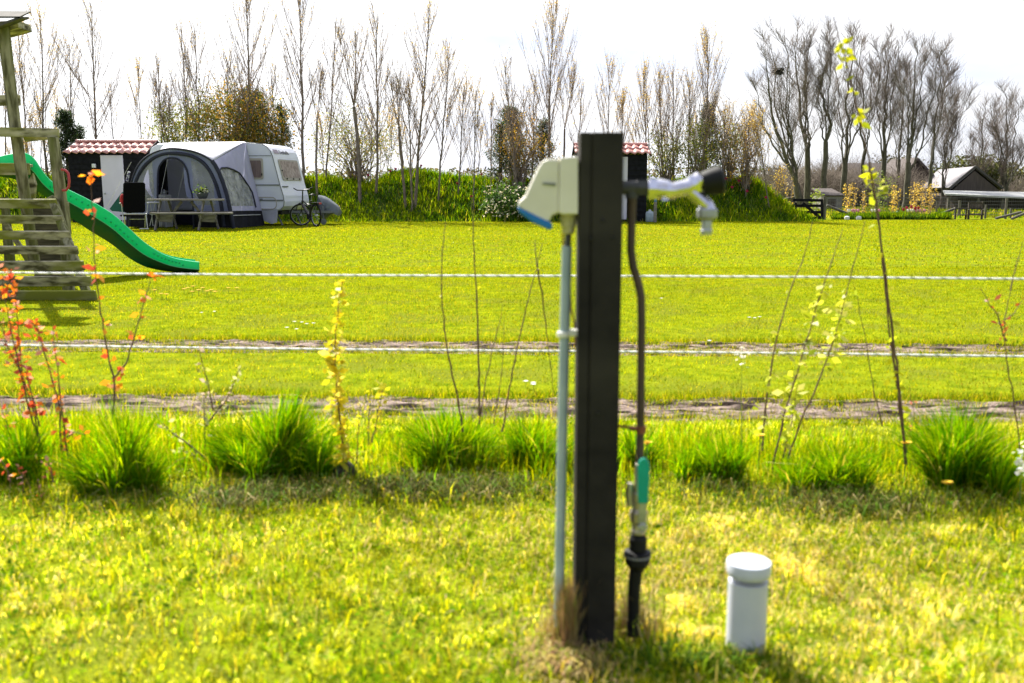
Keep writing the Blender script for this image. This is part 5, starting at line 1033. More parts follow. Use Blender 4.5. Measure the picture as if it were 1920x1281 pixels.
# ------------------------------------------------------------------ trees
m_bark = mat('bark', (0.11, 0.085, 0.065), (0.22, 0.18, 0.15), scale=9, rough=.9, bump=.4, stretch=(3, 3, .6))
m_barkg = mat('grey_bark', (0.055, 0.05, 0.035), (0.12, 0.11, 0.08), scale=6, rough=.9, bump=.4, stretch=(3, 3, .6))
m_twigs = mat('twig_bark', (0.17, 0.13, 0.105), (0.27, 0.21, 0.175), scale=3, rough=.85)
def tubes(polys, n=3):
    """polys: list of (points list[np3], r0, r1) grouped by point count -> verts, quads"""
    by = {}
    for p, r0, r1 in polys: by.setdefault(len(p), []).append((p, r0, r1))
    VV = []; QQ = []; o = 0
    for k, ls in by.items():
        Pp = np.array([l[0] for l in ls], float); R0 = np.array([l[1] for l in ls]); R1 = np.array([l[2] for l in ls]); m = len(ls)
        T_ = np.gradient(Pp, axis=1); T_ /= np.linalg.norm(T_, axis=2, keepdims=True) + 1e-9
        ref = np.array([.31, .93, .17]); U = np.cross(T_, ref); U /= np.linalg.norm(U, axis=2, keepdims=True) + 1e-9; W_ = np.cross(T_, U)
        R = R0[:, None] + (R1 - R0)[:, None] * np.linspace(0, 1, k)[None]
        a = np.arange(n) * 2 * np.pi / n
        ring = Pp[:, :, None, :] + R[:, :, None, None] * (np.cos(a)[None, None, :, None] * U[:, :, None, :] + np.sin(a)[None, None, :, None] * W_[:, :, None, :])
        VV.append(ring.reshape(-1, 3)); b = (np.arange(m) * k * n)[:, None, None] + (np.arange(k - 1) * n)[None, :, None] + np.arange(n)[None, None, :]
        c = (np.arange(m) * k * n)[:, None, None] + (np.arange(k - 1) * n)[None, :, None] + ((np.arange(n) + 1) % n)[None, None, :]
        QQ.append(np.stack([b, c, c + n, b + n], -1).reshape(-1, 4) + o); o += m * k * n
    return np.concatenate(VV), np.concatenate(QQ)
def curve(p, d, Ln, k, wob, up, r):
    """wandering polyline from p along d, pulled towards up"""
    p = np.array(p, float); d = np.array(d, float); pts = [p.copy()]; st = Ln / (k - 1)
    for i in range(k - 1):
        d = d + np.array([r.gauss(0, wob), r.gauss(0, wob), up + r.gauss(0, wob * .5)]); d /= np.linalg.norm(d); p = p + d * st; pts.append(p.copy())
    return pts, d
def at(pts, t):
    f = t * (len(pts) - 1); i = min(int(f), len(pts) - 2); return pts[i] + (pts[i + 1] - pts[i]) * (f - i), (pts[i + 1] - pts[i]) / (np.linalg.norm(pts[i + 1] - pts[i]) + 1e-9)
TREE_N = [0]
def slim_tree(px, pyb, pxt, pyt, d, label, spread=.42, nb=24, leaf=.5, seed=0, trunk=.05, start=.22, group='slender bare trees on the bank', dens=1.0, stub=None, name='bare_tree', lcol=None, lsize=.052):
    r = random.Random(seed * 77 + int(px)); base = P(px, pyb, d); base.z = float(bank(base.x, base.y)) if base.y > 30 and base.x < _bx[-1] else 0.0; top = P(pxt, pyt, d)
    H = top.z - base.z; b = np.array(base) + [0, 0, -.12]
    root = thing(name, label, 'tree', base, group)
    ts = np.linspace(0, 1, 12); wob = np.cumsum([[r.gauss(0, .03), r.gauss(0, .03), 0] for _ in ts], 0) * H / 8; wob -= np.outer(ts, wob[-1]); 
    tr = [b + (np.array(top) - b) * t + w for t, w in zip(ts, wob)]
    if stub:  # pollarded stem: thick to a cut, several leaders above
        cut = stub; cp, _ = at(tr, cut); low = [at(tr, cut * i / 7)[0] for i in range(8)]
        v, q = tubes([(low, trunk, trunk * .8)], 8); finish('trunk', npmesh('trunk', v, q), m_bark, root, smooth=True)
        mains = []
        for i in range(r.randint(4, 6)):
            a = r.random() * 6.28; an = r.uniform(.15, .42); mains.append((curve(cp, [math.cos(a) * an, math.sin(a) * an, 1], H * (1 - cut) * r.uniform(.75, 1.05), 9, .03, .05, r)[0], trunk * .35, .008))
    else:
        v, q = tubes([(tr, trunk, .010)], 7); finish('trunk', npmesh('trunk', v, q), m_bark, root, smooth=True); mains = [(tr, trunk, .01)]
    br = [] if not stub else list(mains); tw_ = []; tips = []
    per = nb if not stub else max(5, nb // len(mains))
    for mi_, (mp, r0, r1) in enumerate(mains):
        Lm = H if not stub else H * (1 - stub)
        for i in range(per):
            t = start + (0.93 - start) * (i + r.random()) / per if not stub else .12 + .8 * (i + r.random()) / per
            p, dr = at(mp, t); a = r.random() * 2 * math.pi; an = r.uniform(.28, .60) * (spread / .42) * (.75 if t > .75 else 1)
            Lb = Lm * (1 - t) ** .7 * r.uniform(.28, .60) * (.7 if stub else 1) + .3
            pts, de = curve(p, dr + np.array([math.cos(a) * an * 1.25, math.sin(a) * an * 1.25, 0]), Lb, 8, .04, .10, r); rb = max(.007, (r0 + (r1 - r0) * t) * .42)
            br.append((pts, rb, .0055)); nt_ = int((4 + Lb * 5.5) * dens)
            for j in range(nt_):
                tt = .15 + .85 * (j + r.random()) / nt_; q, dq = at(pts, tt); a2 = r.random() * 6.28; l2 = r.uniform(.25, .75) * (.5 + .5 * Lb / 2)
                pt2, _ = curve(q, dq * .9 + np.array([math.cos(a2) * .42, math.sin(a2) * .42, .2]), l2, 4, .05, .14, r); tw_.append((pt2, .0050, .0034)); tips.append(pt2)
            tips.append(pts)
        for j in range(int(10 * dens)):
            q, dq = at(mp, r.uniform(.7, .99)); a2 = r.random() * 6.28; pt2, _ = curve(q, dq * 1.2 + np.array([math.cos(a2) * .4, math.sin(a2) * .4, .1]), r.uniform(.3, .8), 4, .05, .15, r); tw_.append((pt2, .0055, .0035)); tips.append(pt2)
    v, q = tubes(br + tw_, 3); finish('crown', npmesh('crown', v, q), m_twigs, root)
    if leaf > 0:
        nl = int(720 * leaf * dens); cen = []
        zt = b[2] + H
        while len(cen) < nl:
            pt = r.choice(tips); q = at(pt, r.uniform(.2, 1))[0]
            if r.random() < .06 + .94 * ((q[2] - b[2]) / H) ** 4: cen.append(q + np.array([r.gauss(0, .015), r.gauss(0, .015), r.gauss(0, .015)]))
        cols = lcol or [(0.60, .42, .12), (.50, .33, .10), (.62, .50, .16)]
        v, f, c = leafquads(np.array(cen), lsize, cols, [1, .7, .7]); finish('foliage', npmesh('foliage', v, f, c), m_leaf, root)
    return root
SLIM = [  # base x, base y, top x, top y, depth, nb, leaf, trunk, spread, stub, label
 (8, 330, 4, 78, 37, 16, .6, .035, .4, None, 'bare tree cut by the left edge behind the play tower roof post'),
 (52, 335, 34, 62, 37.5, 20, .8, .05, .42, None, 'slim bare tree just right of the play tower post with dense upright twigs'),
 (92, 338, 74, 20, 37.0, 26, 1.6, .055, .45, None, 'tall orange budded tree above the play tower hand rail'),
 (140, 330, 129, 78, 37.5, 18, .3, .04, .5, None, 'thin bare tree over the dark fir left of the shed'),
 (186, 340, 170, 6, 37.2, 26, .5, .065, .5, None, 'tall bare tree rising behind the left half of the shed roof'),
 (214, 340, 204, 165, 38.2, 14, .2, .035, .5, None, 'faint short bare tree behind the middle of the shed roof'),
 (272, 340, 258, 122, 37.6, 14, .9, .032, .35, None, 'narrow yellow tipped tree above the right end of the shed roof'),
 (304, 340, 297, 116, 37.6, 22, .2, .045, .42, None, 'bare tree with pinkish twigs above the left end of the caravan roof'),
 (318, 340, 312, 150, 37.0, 16, .1, .055, .4, .42, 'pollarded stem with sprouting twigs above the awning arch'),
 (352, 340, 340, 56, 37.4, 20, .5, .042, .34, None, 'thin straight tree left of the round orange leaved bush'),
 (376, 340, 364, 50, 37.2, 24, .5, .05, .36, None, 'slender tree with dense upright twigs at the left side of the orange bush'),
 (430, 340, 425, 110, 37.8, 24, .5, .05, .5, None, 'twiggy tree standing behind the orange leaved bush'),
 (469, 340, 464, -22, 36.8, 32, 1.2, .09, .44, None, 'tallest thick trunked tree directly above the caravan roof'),
 (525, 340, 508, 130, 37.8, 18, .2, .04, .45, None, 'sparse bare tree between the orange bush and the tall tree by the caravan nose'),
 (567, 345, 562, -25, 36.4, 32, .9, .075, .44, None, 'very tall tree behind the nose of the caravan'),
 (594, 380, 592, 130, 35.6, 20, .2, .055, .42, .6, 'cut back tree trunk right of the caravan nose'),
 (612, 375, 630, 45, 36.8, 20, .3, .045, .42, None, 'light grey bare tree between caravan nose and the forked tree'),
 (674, 402, 658, 40, 35.4, 30, .4, .085, .62, .54, 'forked tree with wide v shaped leaders on the bank'),
 (706, 400, 708, 26, 35.8, 28, .6, .065, .4, None, 'straight tall tree right of the forked one'),
 (762, 408, 742, 140, 35.0, 24, .3, .065, .45, .62, 'leftmost stem of the multi stemmed cluster right of the covered drawbar'),
 (773, 408, 766, 150, 34.8, 20, .4, .05, .4, None, 'middle stem of the multi stemmed cluster on the bank'),
 (778, 405, 804, 10, 35.0, 32, 1.1, .075, .46, None, 'tall leaning tree with many raised branches from the multi stemmed cluster'),
 (821, 395, 840, 92, 35.3, 26, 1.0, .05, .42, None, 'slightly leaning yellow tipped tree right of the multi stemmed cluster'),
 (860, 395, 870, 162, 35.8, 20, .7, .038, .36, None, 'narrow tree standing left of the white flowering bush'),
 (888, 400, 893, 165, 34.9, 14, .6, .03, .3, None, 'very thin young tree left of the white flowering bush'),
 (921, 385, 921, 190, 36.2, 12, .2, .025, .3, None, 'faint thin tree beside the left edge of the dark pine'),
 (972, 398, 945, 118, 35.6, 24, .4, .055, .5, None, 'bare tree emerging from the orange flecked pine left of the socket box'),
 (998, 380, 1003, 150, 37.4, 18, .4, .04, .45, None, 'twiggy tree behind the dark pine'),
 (1028, 345, 1038, 0, 36.6, 34, 1.8, .065, .40, None, 'tall yellow tipped tree just left of the dark post'),
 (1056, 345, 1064, 122, 37.2, 18, .5, .055, .5, .48, 'cut back forked tree above the socket box'),
 (1080, 345, 1092, 168, 37.8, 16, .3, .04, .45, None, 'bare tree hidden behind the left edge of the dark post'),
 (1138, 345, 1142, 122, 37.4, 18, .9, .035, .34, None, 'yellow tipped tree rising behind the top of the dark post'),
 (1168, 345, 1168, 182, 37.8, 20, 1.2, .035, .3, None, 'low yellow tipped tree at the right edge of the post top'),
 (1214, 345, 1206, 132, 37.0, 22, 1.0, .035, .34, None, 'yellow budded tree above the right end of the far shed roof'),
 (1246, 350, 1236, 135, 37.2, 24, .6, .04, .4, None, 'upright tree with parallel twigs right of the far shed'),
 (1262, 350, 1262, 138, 37.4, 22, .5, .04, .4, None, 'upright tree second to the right of the far shed'),
 (1288, 350, 1294, 150, 37.0, 22, .6, .04, .4, None, 'upright tree left of the tallest yellow tipped one on the right'),
 (1316, 345, 1327, 66, 36.6, 34, 1.6, .055, .32, None, 'tall narrow yellow tipped tree above the tap'),
 (1352, 380, 1360, 205, 36.0, 22, 1.3, .045, .5, None, 'leafy orange tree right of the tap handle'),
 (1398, 385, 1405, 215, 35.6, 24, 1.6, .04, .5, None, 'orange leaved young tree on the right end of the bank'),
 (1442, 400, 1418, 228, 35.0, 20, 2.2, .03, .45, None, 'bright orange leaved young tree leaning over the bank slope'),
]
for i, (bx_, by_, tx_, ty_, d, nb, lf, tk, spd, stub, lab) in enumerate(SLIM):
    slim_tree(bx_, by_, tx_, ty_, d, lab, spread=spd, nb=int(nb * 1.15), leaf=lf * .8, seed=i + 3, trunk=tk * .85, stub=stub, dens=1.0)
rr = random.Random(21)
for i in range(30):       # low young growth between them
    px = rr.choice([rr.uniform(20, 120), rr.uniform(230, 560), rr.uniform(580, 1060), rr.uniform(1180, 1420), rr.uniform(600, 780)]); d = rr.uniform(36.5, 39)
    slim_tree(px, 350, px + rr.uniform(-12, 12), rr.uniform(175, 290), d, 'thin bare sapling among the taller trees on the bank', nb=9, leaf=rr.uniform(.2, .9), seed=100 + i, trunk=.02, group='thin saplings on the bank', dens=.7)

def bush(name, label, cat_, cx, cy, w, h, d, n, cols, wts, size=.11, stems=14, group=None, clumps=36, depth=None, stemm=None, zb=None, shell=.55, seed=0):
    """crown of many leaf clumps carried on real stems. cx,cy: picture centre, w,h: picture size"""
    r = random.Random(int(cx) + seed); c = P(cx, cy, d); sx = w / 2 * d / F; sz = h / 2 * d / F; sy = depth or sx * .8
    zb_ = float(bank(c.x, c.y)) if c.x < _bx[-1] else 0.0
    if zb is not None: zb_ = zb
    base = Vector((c.x, c.y, zb_)); root = thing(name, label, cat_, base, group)
    cl = []
    while len(cl) < clumps:
        q = np.array([r.uniform(-1, 1), r.uniform(-1, 1), r.uniform(-1, 1)]); l_ = np.linalg.norm(q)
        if shell < l_ < 1: cl.append((q * [sx, sy, sz] * r.uniform(.8, 1.08) + np.array(c), r.uniform(.14, .30) * min(sx, sz) * 1.3, r.random()))
    cen = []; cc_ = []
    rl = np.random.RandomState(int(cx) + seed)
    for q, s_, m_ in cl: cen.append(q + rl.randn(n // clumps, 3) * s_ * [1, 1, .8])
    cen = np.concatenate(cen); cen = cen[cen[:, 2] > zb_ - .05]
    v, f, cq = leafquads(cen, size, cols, wts, flat=.2); 
    polys = []
    for i in range(stems):
        q, s_, _ = cl[i % clumps]; b = np.array([base.x + r.gauss(0, sx * .15), base.y + r.gauss(0, .1), zb_ - .1]); mid_ = (b + q) / 2 + np.array([r.gauss(0, .1 * sx), r.gauss(0, .1 * sx), .15 * sz]); 
        polys.append(([b + (mid_ - b) * t * 2 if t < .5 else mid_ + (q - mid_) * (t - .5) * 2 for t in (0, .25, .5, .75, 1)], .022, .006))
        for k in range(4):
            p_ = polys[-1][0][3] + (polys[-1][0][4] - polys[-1][0][3]) * r.random(); polys.append((curve(p_, [r.gauss(0, .5), r.gauss(0, .5), .8], sz * r.uniform(.3, .7), 5, .08, .05, r)[0], .009, .004))
    vv, qq = tubes(polys, 4); finish('trunk' if cat_ == 'tree' else 'stems', npmesh('stems', vv, qq), stemm or m_twigs, root)
    finish('crown' if cat_ == 'tree' else 'foliage', npmesh('foliage', v, f, cq), m_leaf, root); return root
FIR = [(0.022, .045, .018), (.035, .065, .022), (.05, .075, .03)]
OCH = [(0.42, .24, .03), (.30, .19, .02), (.16, .16, .02), (.05, .075, .015)]
GRN = [(0.15, .19, .02), (.22, .25, .03), (.10, .13, .02), (.35, .27, .05)]
def fir(cx, ytop, ybot, w, d, label, n=3200, seed=0):
    """conifer: a trunk with whorls of boughs carrying needle sprays"""
    r = random.Random(int(cx) + seed); base = P(cx, ybot, d); base.z = float(bank(base.x, base.y)); top = P(cx, ytop, d); H = top.z - base.z; R = w / 2 * d / F
    root = thing('fir_tree', label, 'tree', base, 'dark conifers on the bank'); polys = []; cen = []; dirs = []
    v, q = tubes([([np.array(base) + [0, 0, H * t - .1 * (t == 0)] for t in np.linspace(0, 1, 6)], .09, .012)], 7); finish('trunk', npmesh('trunk', v, q), m_bark, root, smooth=True)
    nb = int(H * 34)
    for i in range(nb):
        t = .04 + .94 * (i + r.random()) / nb; a = r.random() * 6.28; Lb = R * 1.15 * (1 - t) ** .62 * r.uniform(.65, 1.15) + .12
        pts, _ = curve(np.array(base) + [0, 0, H * t], [math.cos(a), math.sin(a), .25 + .5 * t], Lb, 6, .07, .07, r); polys.append((pts, .014, .005))
        for k in range(max(2, int(n / nb))): cen.append(at(pts, r.random() ** .6)[0] + np.array([r.gauss(0, .07), r.gauss(0, .07), r.gauss(0, .05)]))
    v, q = tubes(polys, 3); finish('boughs', npmesh('boughs', v, q), m_bark, root)
    v, f, c = leafquads(np.array(cen), .13, FIR, [1, 1, .7], flat=.1, asp=.22); finish('needles', npmesh('needles', v, f, c), m_leaf, root)
fir(132, 212, 372, 58, 36.5, 'dark fir between the play tower and the shed', 5200)
fir(158, 240, 372, 34, 37.3, 'smaller dark fir peeking out left of the shed roof', 2200)
fir(478, 172, 345, 130, 38.0, 'large dark conifer behind the orange leaved bush', 7000)
fir(532, 200, 345, 52, 38.0, 'dark fir behind the caravan right of the orange leaved bush', 2800)
fir(958, 206, 345, 88, 37.8, 'dark pine left of the socket box behind orange twigs', 6000)
fir(1018, 228, 345, 54, 38.2, 'dark fir between the pine and the dark post', 2800)
fir(1322, 200, 345, 72, 37.6, 'dark fir above the water tap', 4000)
fir(938, 232, 335, 44, 37.0, 'bluish ragged fir at the left side of the dark pine', 1800, seed=3)
bush('orange_bush', 'round bush full of small orange leaves above the caravan', 'bush', 455, 240, 165, 150, 37.0, 15000, OCH, [.65, .75, .9, 1.3], size=.085, stems=50, clumps=110, shell=.2, group='leafy bushes on the bank')
bush('green_bush', 'loose yellow green bush above the awning roof', 'bush', 335, 240, 105, 85, 37.4, 3400, GRN, [1, 1, .6, .5], size=.08, stems=24, shell=.2, group='leafy bushes on the bank')
bush('green_bush', 'sparse yellow green bush at the left of the orange one', 'bush', 378, 232, 70, 100, 37.8, 2200, GRN, [1, 1, .6, .6], size=.08, stems=18, shell=.2, group='leafy bushes on the bank')
bush('green_bush', 'open twiggy bush with green and orange leaves behind the forked tree', 'bush', 668, 268, 165, 130, 37.6, 5200, GRN, [1, .8, .6, 1.3], size=.07, stems=70, shell=.15, clumps=60, group='leafy bushes on the bank')
bush('orange_bush', 'orange flecked bush in front of the dark pine', 'bush', 972, 270, 90, 120, 36.2, 2000, OCH, [1.2, 1, .5, .2], size=.065, stems=40, clumps=46, shell=.15, group='leafy bushes on the bank')
bush('orange_bush', 'thin orange flecked bush between the pine and the post', 'bush', 1020, 290, 60, 90, 36.4, 800, OCH, [1.2, 1, .7, .5], size=.065, stems=26, shell=.15, group='leafy bushes on the bank')
bush('green_bush', 'yellow green bush just right of the far shed', 'bush', 1250, 285, 72, 100, 36.8, 2000, GRN, [1, 1, .8, .5], size=.075, stems=40, shell=.15, group='leafy bushes on the bank')
bush('green_bush', 'bright yellow green bush under the tall narrow yellow tree', 'bush', 1308, 278, 66, 110, 36.4, 1700, GRN, [1.2, 1.2, .6, .3], size=.075, stems=30, shell=.15, group='leafy bushes on the bank')
bush('green_bush', 'green bush right of the tap handle', 'bush', 1368, 275, 70, 90, 37.0, 1800, GRN, [1, 1, 1.2, .8], size=.075, stems=34, shell=.15, group='leafy bushes on the bank')
bush('orange_bush', 'orange leaved bush at the right end of the bank', 'bush', 1398, 300, 66, 90, 36.0, 1300, OCH, [1.4, 1, .6, .2], size=.07, stems=34, shell=.15, group='leafy bushes on the bank')
fb = bush('flowering_bush', 'low green bush with many small white flowers left of the socket box', 'bush', 957, 382, 104, 70, 34.6, 3600, [(0.05, .12, .02), (.09, .17, .03), (.03, .07, .02)], [1, 1, 1], size=.10, stems=16, zb=0.0, shell=.1)
r_ = random.Random(4); c_ = P(957, 380, 34.3); cen = np.array([[c_.x + r_.uniform(-.95, .9), c_.y - .35 - .3 * r_.random(), c_.z + r_.uniform(-.5, .6)] for _ in range(120)])
v, f, c = leafquads(np.repeat(cen, 5, 0) + np.random.RandomState(3).randn(600, 3) * .012, .06, [(.75, .72, .62), (.7, .6, .45)], [1, .4]); finish('blossoms', npmesh('blossoms', v, f, c), m_leaf, fb)
# pink and red flowers on the bank
m_pink = mat('magenta_petal', (.45, .02, .10), rough=.6)
pts_ = [(790, 322), (742, 328), (732, 332), (690, 318), (858, 355), (884, 380), (903, 338), (1345, 338), (1360, 345), (1322, 350), (1290, 355), (1385, 350), (1372, 362), (1400, 372), (1435, 392)]
mb = MB()
for i in range(6):
    a = i * math.pi / 3; d_ = Vector((math.cos(a), math.sin(a), 0)) * .05; s_ = Vector((-math.sin(a), math.cos(a), 0)) * .03; mb.add([Vector((0, 0, .25)), d_ + s_ + Vector((0, 0, .30)), d_ * .8 + Vector((0, 0, .36)), d_ - s_ + Vector((0, 0, .30))], [(0, 1, 2, 3)])
mb.tube([(0, 0, -.1), (0, 0, .25)], .006, 4, mi=1); me = mb.mesh('bank_flower'); me.materials.append(m_pink); me.materials.append(m_stalk)
for a, b in pts_:
    d = 34.6 + .5 * r_.random()
    while True:
        q = P(a, b + 8, d)
        if float(bank(q.x, q.y)) >= q.z or d > 37.2: break
        d += .1
    o = bpy.data.objects.new('bank_flower', me); link(o); o.location = (q.x, q.y, float(bank(q.x, q.y)) + .05); tagp(o, 'small magenta flower growing on the green bank', 'flower', 'magenta flowers on the bank')

# ------------------------------------------------------------------ big bare poplars on the right
def broom(px, pyb, d, tops, label, seed, trunk=.2, group='large bare grey trees behind the gate', fork=.28, n1=9, n2=9, n3=6, width=None):
    """tops: list of (px,py) picture points the leaders reach"""
    r = random.Random(seed); base = P(px, pyb, d); base.z = 0; b = np.array(base) - [0, 0, .1]
    root = thing('large_bare_tree', label, 'tree', base, group)
    H = max(P(a, c, d).z for a, c in tops); low = []; mains = []
    cx = sum(a for a, c in tops) / len(tops); fp = b + (np.array(P(px + (cx - px) * fork * .8, 300, d)) - b) * [1, 0, 0] + np.array([0, 0, H * fork])
    lowp = [b + (fp - b) * t + np.array([r.gauss(0, .04), 0, 0]) * (0 < t < 1) for t in np.linspace(0, 1, 5)]
    v, q = tubes([(lowp, trunk, trunk * .72)], 9); finish('trunk', npmesh('trunk', v, q), m_barkg, root, smooth=True)
    br = []; fine = []
    xa_, xb_ = min(a for a, c in tops), max(a for a, c in tops); tops = list(tops) + [(r.uniform(xa_ - 12, xb_ + 12), min(c for a, c in tops) + r.uniform(20, 95)) for _ in range(1)]
    for i, (a, c) in enumerate(tops):
        e = np.array(P(a, c, d)) + [0, r.uniform(-1, 1), 0]; k = 14
        s0_ = at(lowp, r.uniform(.70, 1) if i else 1)[0]; sidev = np.array([r.gauss(0, .13), r.gauss(0, .13), 0]); sd2 = np.array([r.gauss(0, .07), r.gauss(0, .07), 0])
        pts = [s0_ + (e - s0_) * t + sidev * math.sin(math.pi * t) + sd2 * math.sin(3 * math.pi * t) + (np.array([(e - s0_)[0] * .14, 0, 0])) * math.sin(math.pi * t) + np.array([r.gauss(0, .06), r.gauss(0, .06), 0]) * (0 < t < 1) for t in np.linspace(0, 1, k)]
        br.append((pts, trunk * (.52 if i == 0 else .30), .010)); Lm = np.linalg.norm(e - s0_)
        for j in range(n1):
            t = .08 + .88 * (j + r.random()) / n1; p, dr = at(pts, t); aa = r.random() * 6.28; an = r.uniform(.45, .95)
            Lb = min(3.4, Lm * (1 - t * .72) * r.uniform(.25, .48)); p1, _ = curve(p, dr + np.array([math.cos(aa) * an, math.sin(aa) * an, 0]), Lb, 8, .09, .09, r); rb = max(.011, trunk * .17 * (1 - t)); br.append((p1, rb, .006)); nn2 = n2
            for m_ in range(nn2):
                t2 = .15 + .85 * (m_ + r.random()) / n2; p, dr2 = at(p1, t2); aa = r.random() * 6.28; l2 = Lb * r.uniform(.25, .6) * (1.1 - t2 * .4)
                p2, _ = curve(p, dr2 + np.array([math.cos(aa) * .75, math.sin(aa) * .75, .08]), l2, 6, .10, .09, r); fine.append((p2, .0075, .0045))
                for n_ in range(n3):
                    p, dr3 = at(p2, .15 + .8 * (n_ + r.random()) / n3); aa = r.random() * 6.28
                    p3, _ = curve(p, dr3 + np.array([math.cos(aa) * .7, math.sin(aa) * .7, .1]), r.uniform(.25, .8), 4, .10, .1, r); fine.append((p3, .0055, .004))
    v, q = tubes(br, 5); finish('limbs', npmesh('limbs', v, q), m_barkg, root, smooth=True)
    v, q = tubes(fine, 3); finish('crown', npmesh('crown', v, q), mat('grey_twigs', (0.13, 0.10, 0.085), (0.21, 0.17, 0.145), scale=3, rough=.9), root)
broom(1503, 380, 52, [(1425, 95), (1448, 60), (1468, 54), (1410, 150), (1485, 120)], 'leftmost big bare tree with a broad fan of branches and a nest', 1, .24, fork=.16, n1=8)
broom(1515, 375, 54, [(1496, 50), (1520, 52), (1508, 90)], 'second big bare tree from the left behind the gate', 2, .2, fork=.35, n1=9)
broom(1544, 375, 53, [(1548, 58), (1556, 75)], 'third big bare tree with one straight trunk above the gate post', 3, .18, fork=.4, n1=11)
broom(1580, 372, 55, [(1602, 58), (1578, 90), (1622, 62)], 'fourth big bare tree with a pale trunk directly behind the tall leafy stem', 4, .2, fork=.3, n1=9)
broom(1614, 372, 57, [(1632, 66), (1645, 80)], 'slim bare tree just right of the tall leafy stem', 5, .14, fork=.35, n1=9)
broom(1655, 370, 55, [(1662, 72), (1680, 76), (1650, 100)], 'big bare tree in the middle of the right hand row', 6, .18, fork=.36, n1=9)
broom(1683, 370, 58, [(1688, 120), (1700, 110)], 'thinner bare tree hidden in the middle of the right hand row', 7, .13, fork=.34, n1=8)
broom(1697, 368, 53, [(1722, 80), (1738, 84), (1712, 110)], 'leaning big bare tree left of the white barn roof', 8, .2, fork=.3, n1=9)
broom(1738, 368, 54, [(1768, 92), (1778, 100)], 'slender leaning bare tree in front of the barn roof', 9, .13, fork=.3, n1=10)
broom(1768, 366, 55, [(1792, 190), (1806, 185), (1780, 150)], 'small bare tree rightmost of the row in front of the barn', 10, .11, fork=.2, n1=8)
broom(1838, 362, 62, [(1850, 200), (1828, 225)], 'thin bare tree left of the round crowned one at the right edge', 11, .12, fork=.2, n1=8, n2=7)
broom(1890, 362, 58, [(1892, 172), (1868, 190), (1915, 185), (1850, 215), (1935, 200)], 'round crowned bare tree at the right edge', 12, .17, fork=.22, n1=9)
q = P(1460, 135, 51.8); mb = MB()
for i in range(60):
    a = random.Random(i).random() * 6.28; z = random.Random(i + 99).uniform(-.14, .14); mb.tube([q + Vector((math.cos(a) * .3, math.sin(a) * .3, z)), q + Vector((math.cos(a + 1.3) * .3, math.sin(a + 1.3) * .3, z + .05))], .022, 4)
o = mb.build('bird_nest', m_black, loc=q); tagp(o, 'dark round bird nest high in the leftmost big bare tree', 'nest')
# brushwood: far twiggy undergrowth reading as one brown mass
r = random.Random(9); fine = []
for i in range(3600):
    px = r.uniform(1420, 2050) if i < 2600 else r.uniform(1430, 1720); d = r.uniform(62, 90) if i < 2600 else r.uniform(56, 62); b = P(px, 360, d); b.z = 0; hh_ = (r.uniform(1.0, 3.9) if px < 1810 else r.uniform(1, 2.4)) * (1.15 if 1560 < px < 1720 else .9)
    if 1715 < px < 1850: hh_ *= .5
    if d < 63: hh_ = min(hh_, 2.3)
    if d < 72 and 1590 < px < 1750: hh_ = min(hh_, r.uniform(1.2, 2.9))
    p0, _ = curve(np.array(b), [r.gauss(0, .35), r.gauss(0, .35), 1], hh_, 6, .16, .02, r); fine.append((p0, .022, .007))
    for k in range(9): q, dq = at(p0, r.uniform(.2, 1)); fine.append((curve(q, dq + np.array([r.gauss(0, .9), r.gauss(0, .9), -.1]), r.uniform(.4, 1.4), 5, .2, .03, r)[0], .009, .005))
v, q = tubes(fine, 3); o = finish('brushwood', npmesh('brushwood', v, q), mat('brown_brush', (0.13, 0.105, 0.085), (0.24, 0.20, 0.16), scale=.5, rough=.95)); tagp(o, 'tangled brown leafless undergrowth behind the fence', 'undergrowth', kind='stuff')
# distant hedge and field edge
r = np.random.RandomState(12); n = 26000; x = r.uniform(-75, 95, n); y = 95 + r.randn(n) * 2.5; hgt = 2.2 + 1.8 * fbm(x * .12, x * 0 + 3); z = r.rand(n) * hgt
v, f, c = leafquads(np.stack([x, y, z], 1), .40, [(0.08, .08, .05), (.12, .10, .07), (.07, .10, .03)], [1, 1, .6], rsx=r); o = finish('distant_hedge', npmesh('distant_hedge', v, f, c), m_leaf); tagp(o, 'low dark hedge closing the far side of the fields', 'hedge', kind='stuff')
bush('evergreen', 'rounded dark olive evergreen right of the barn gable', 'tree', 1818, 325, 120, 58, 66, 4200, [(0.07, .085, .025), (.10, .11, .03), (.05, .055, .02)], [1, 1, .8], size=.22, zb=0, shell=.1, clumps=60)
bush('evergreen', 'olive evergreen behind the low barn roof at the right', 'tree', 1875, 330, 90, 56, 70, 3000, [(0.07, .085, .025), (.12, .12, .04), (.05, .055, .02)], [1, 1, .8], size=.22, zb=0, shell=.1, clumps=50)
bush('evergreen', 'dark scrub tree just left of the barn roof', 'tree', 1690, 330, 130, 70, 72, 2600, [(0.06, .055, .035), (.09, .08, .045), (.05, .055, .02)], [1, 1, .8], size=.2, zb=0, shell=.1, clumps=50, stems=40)
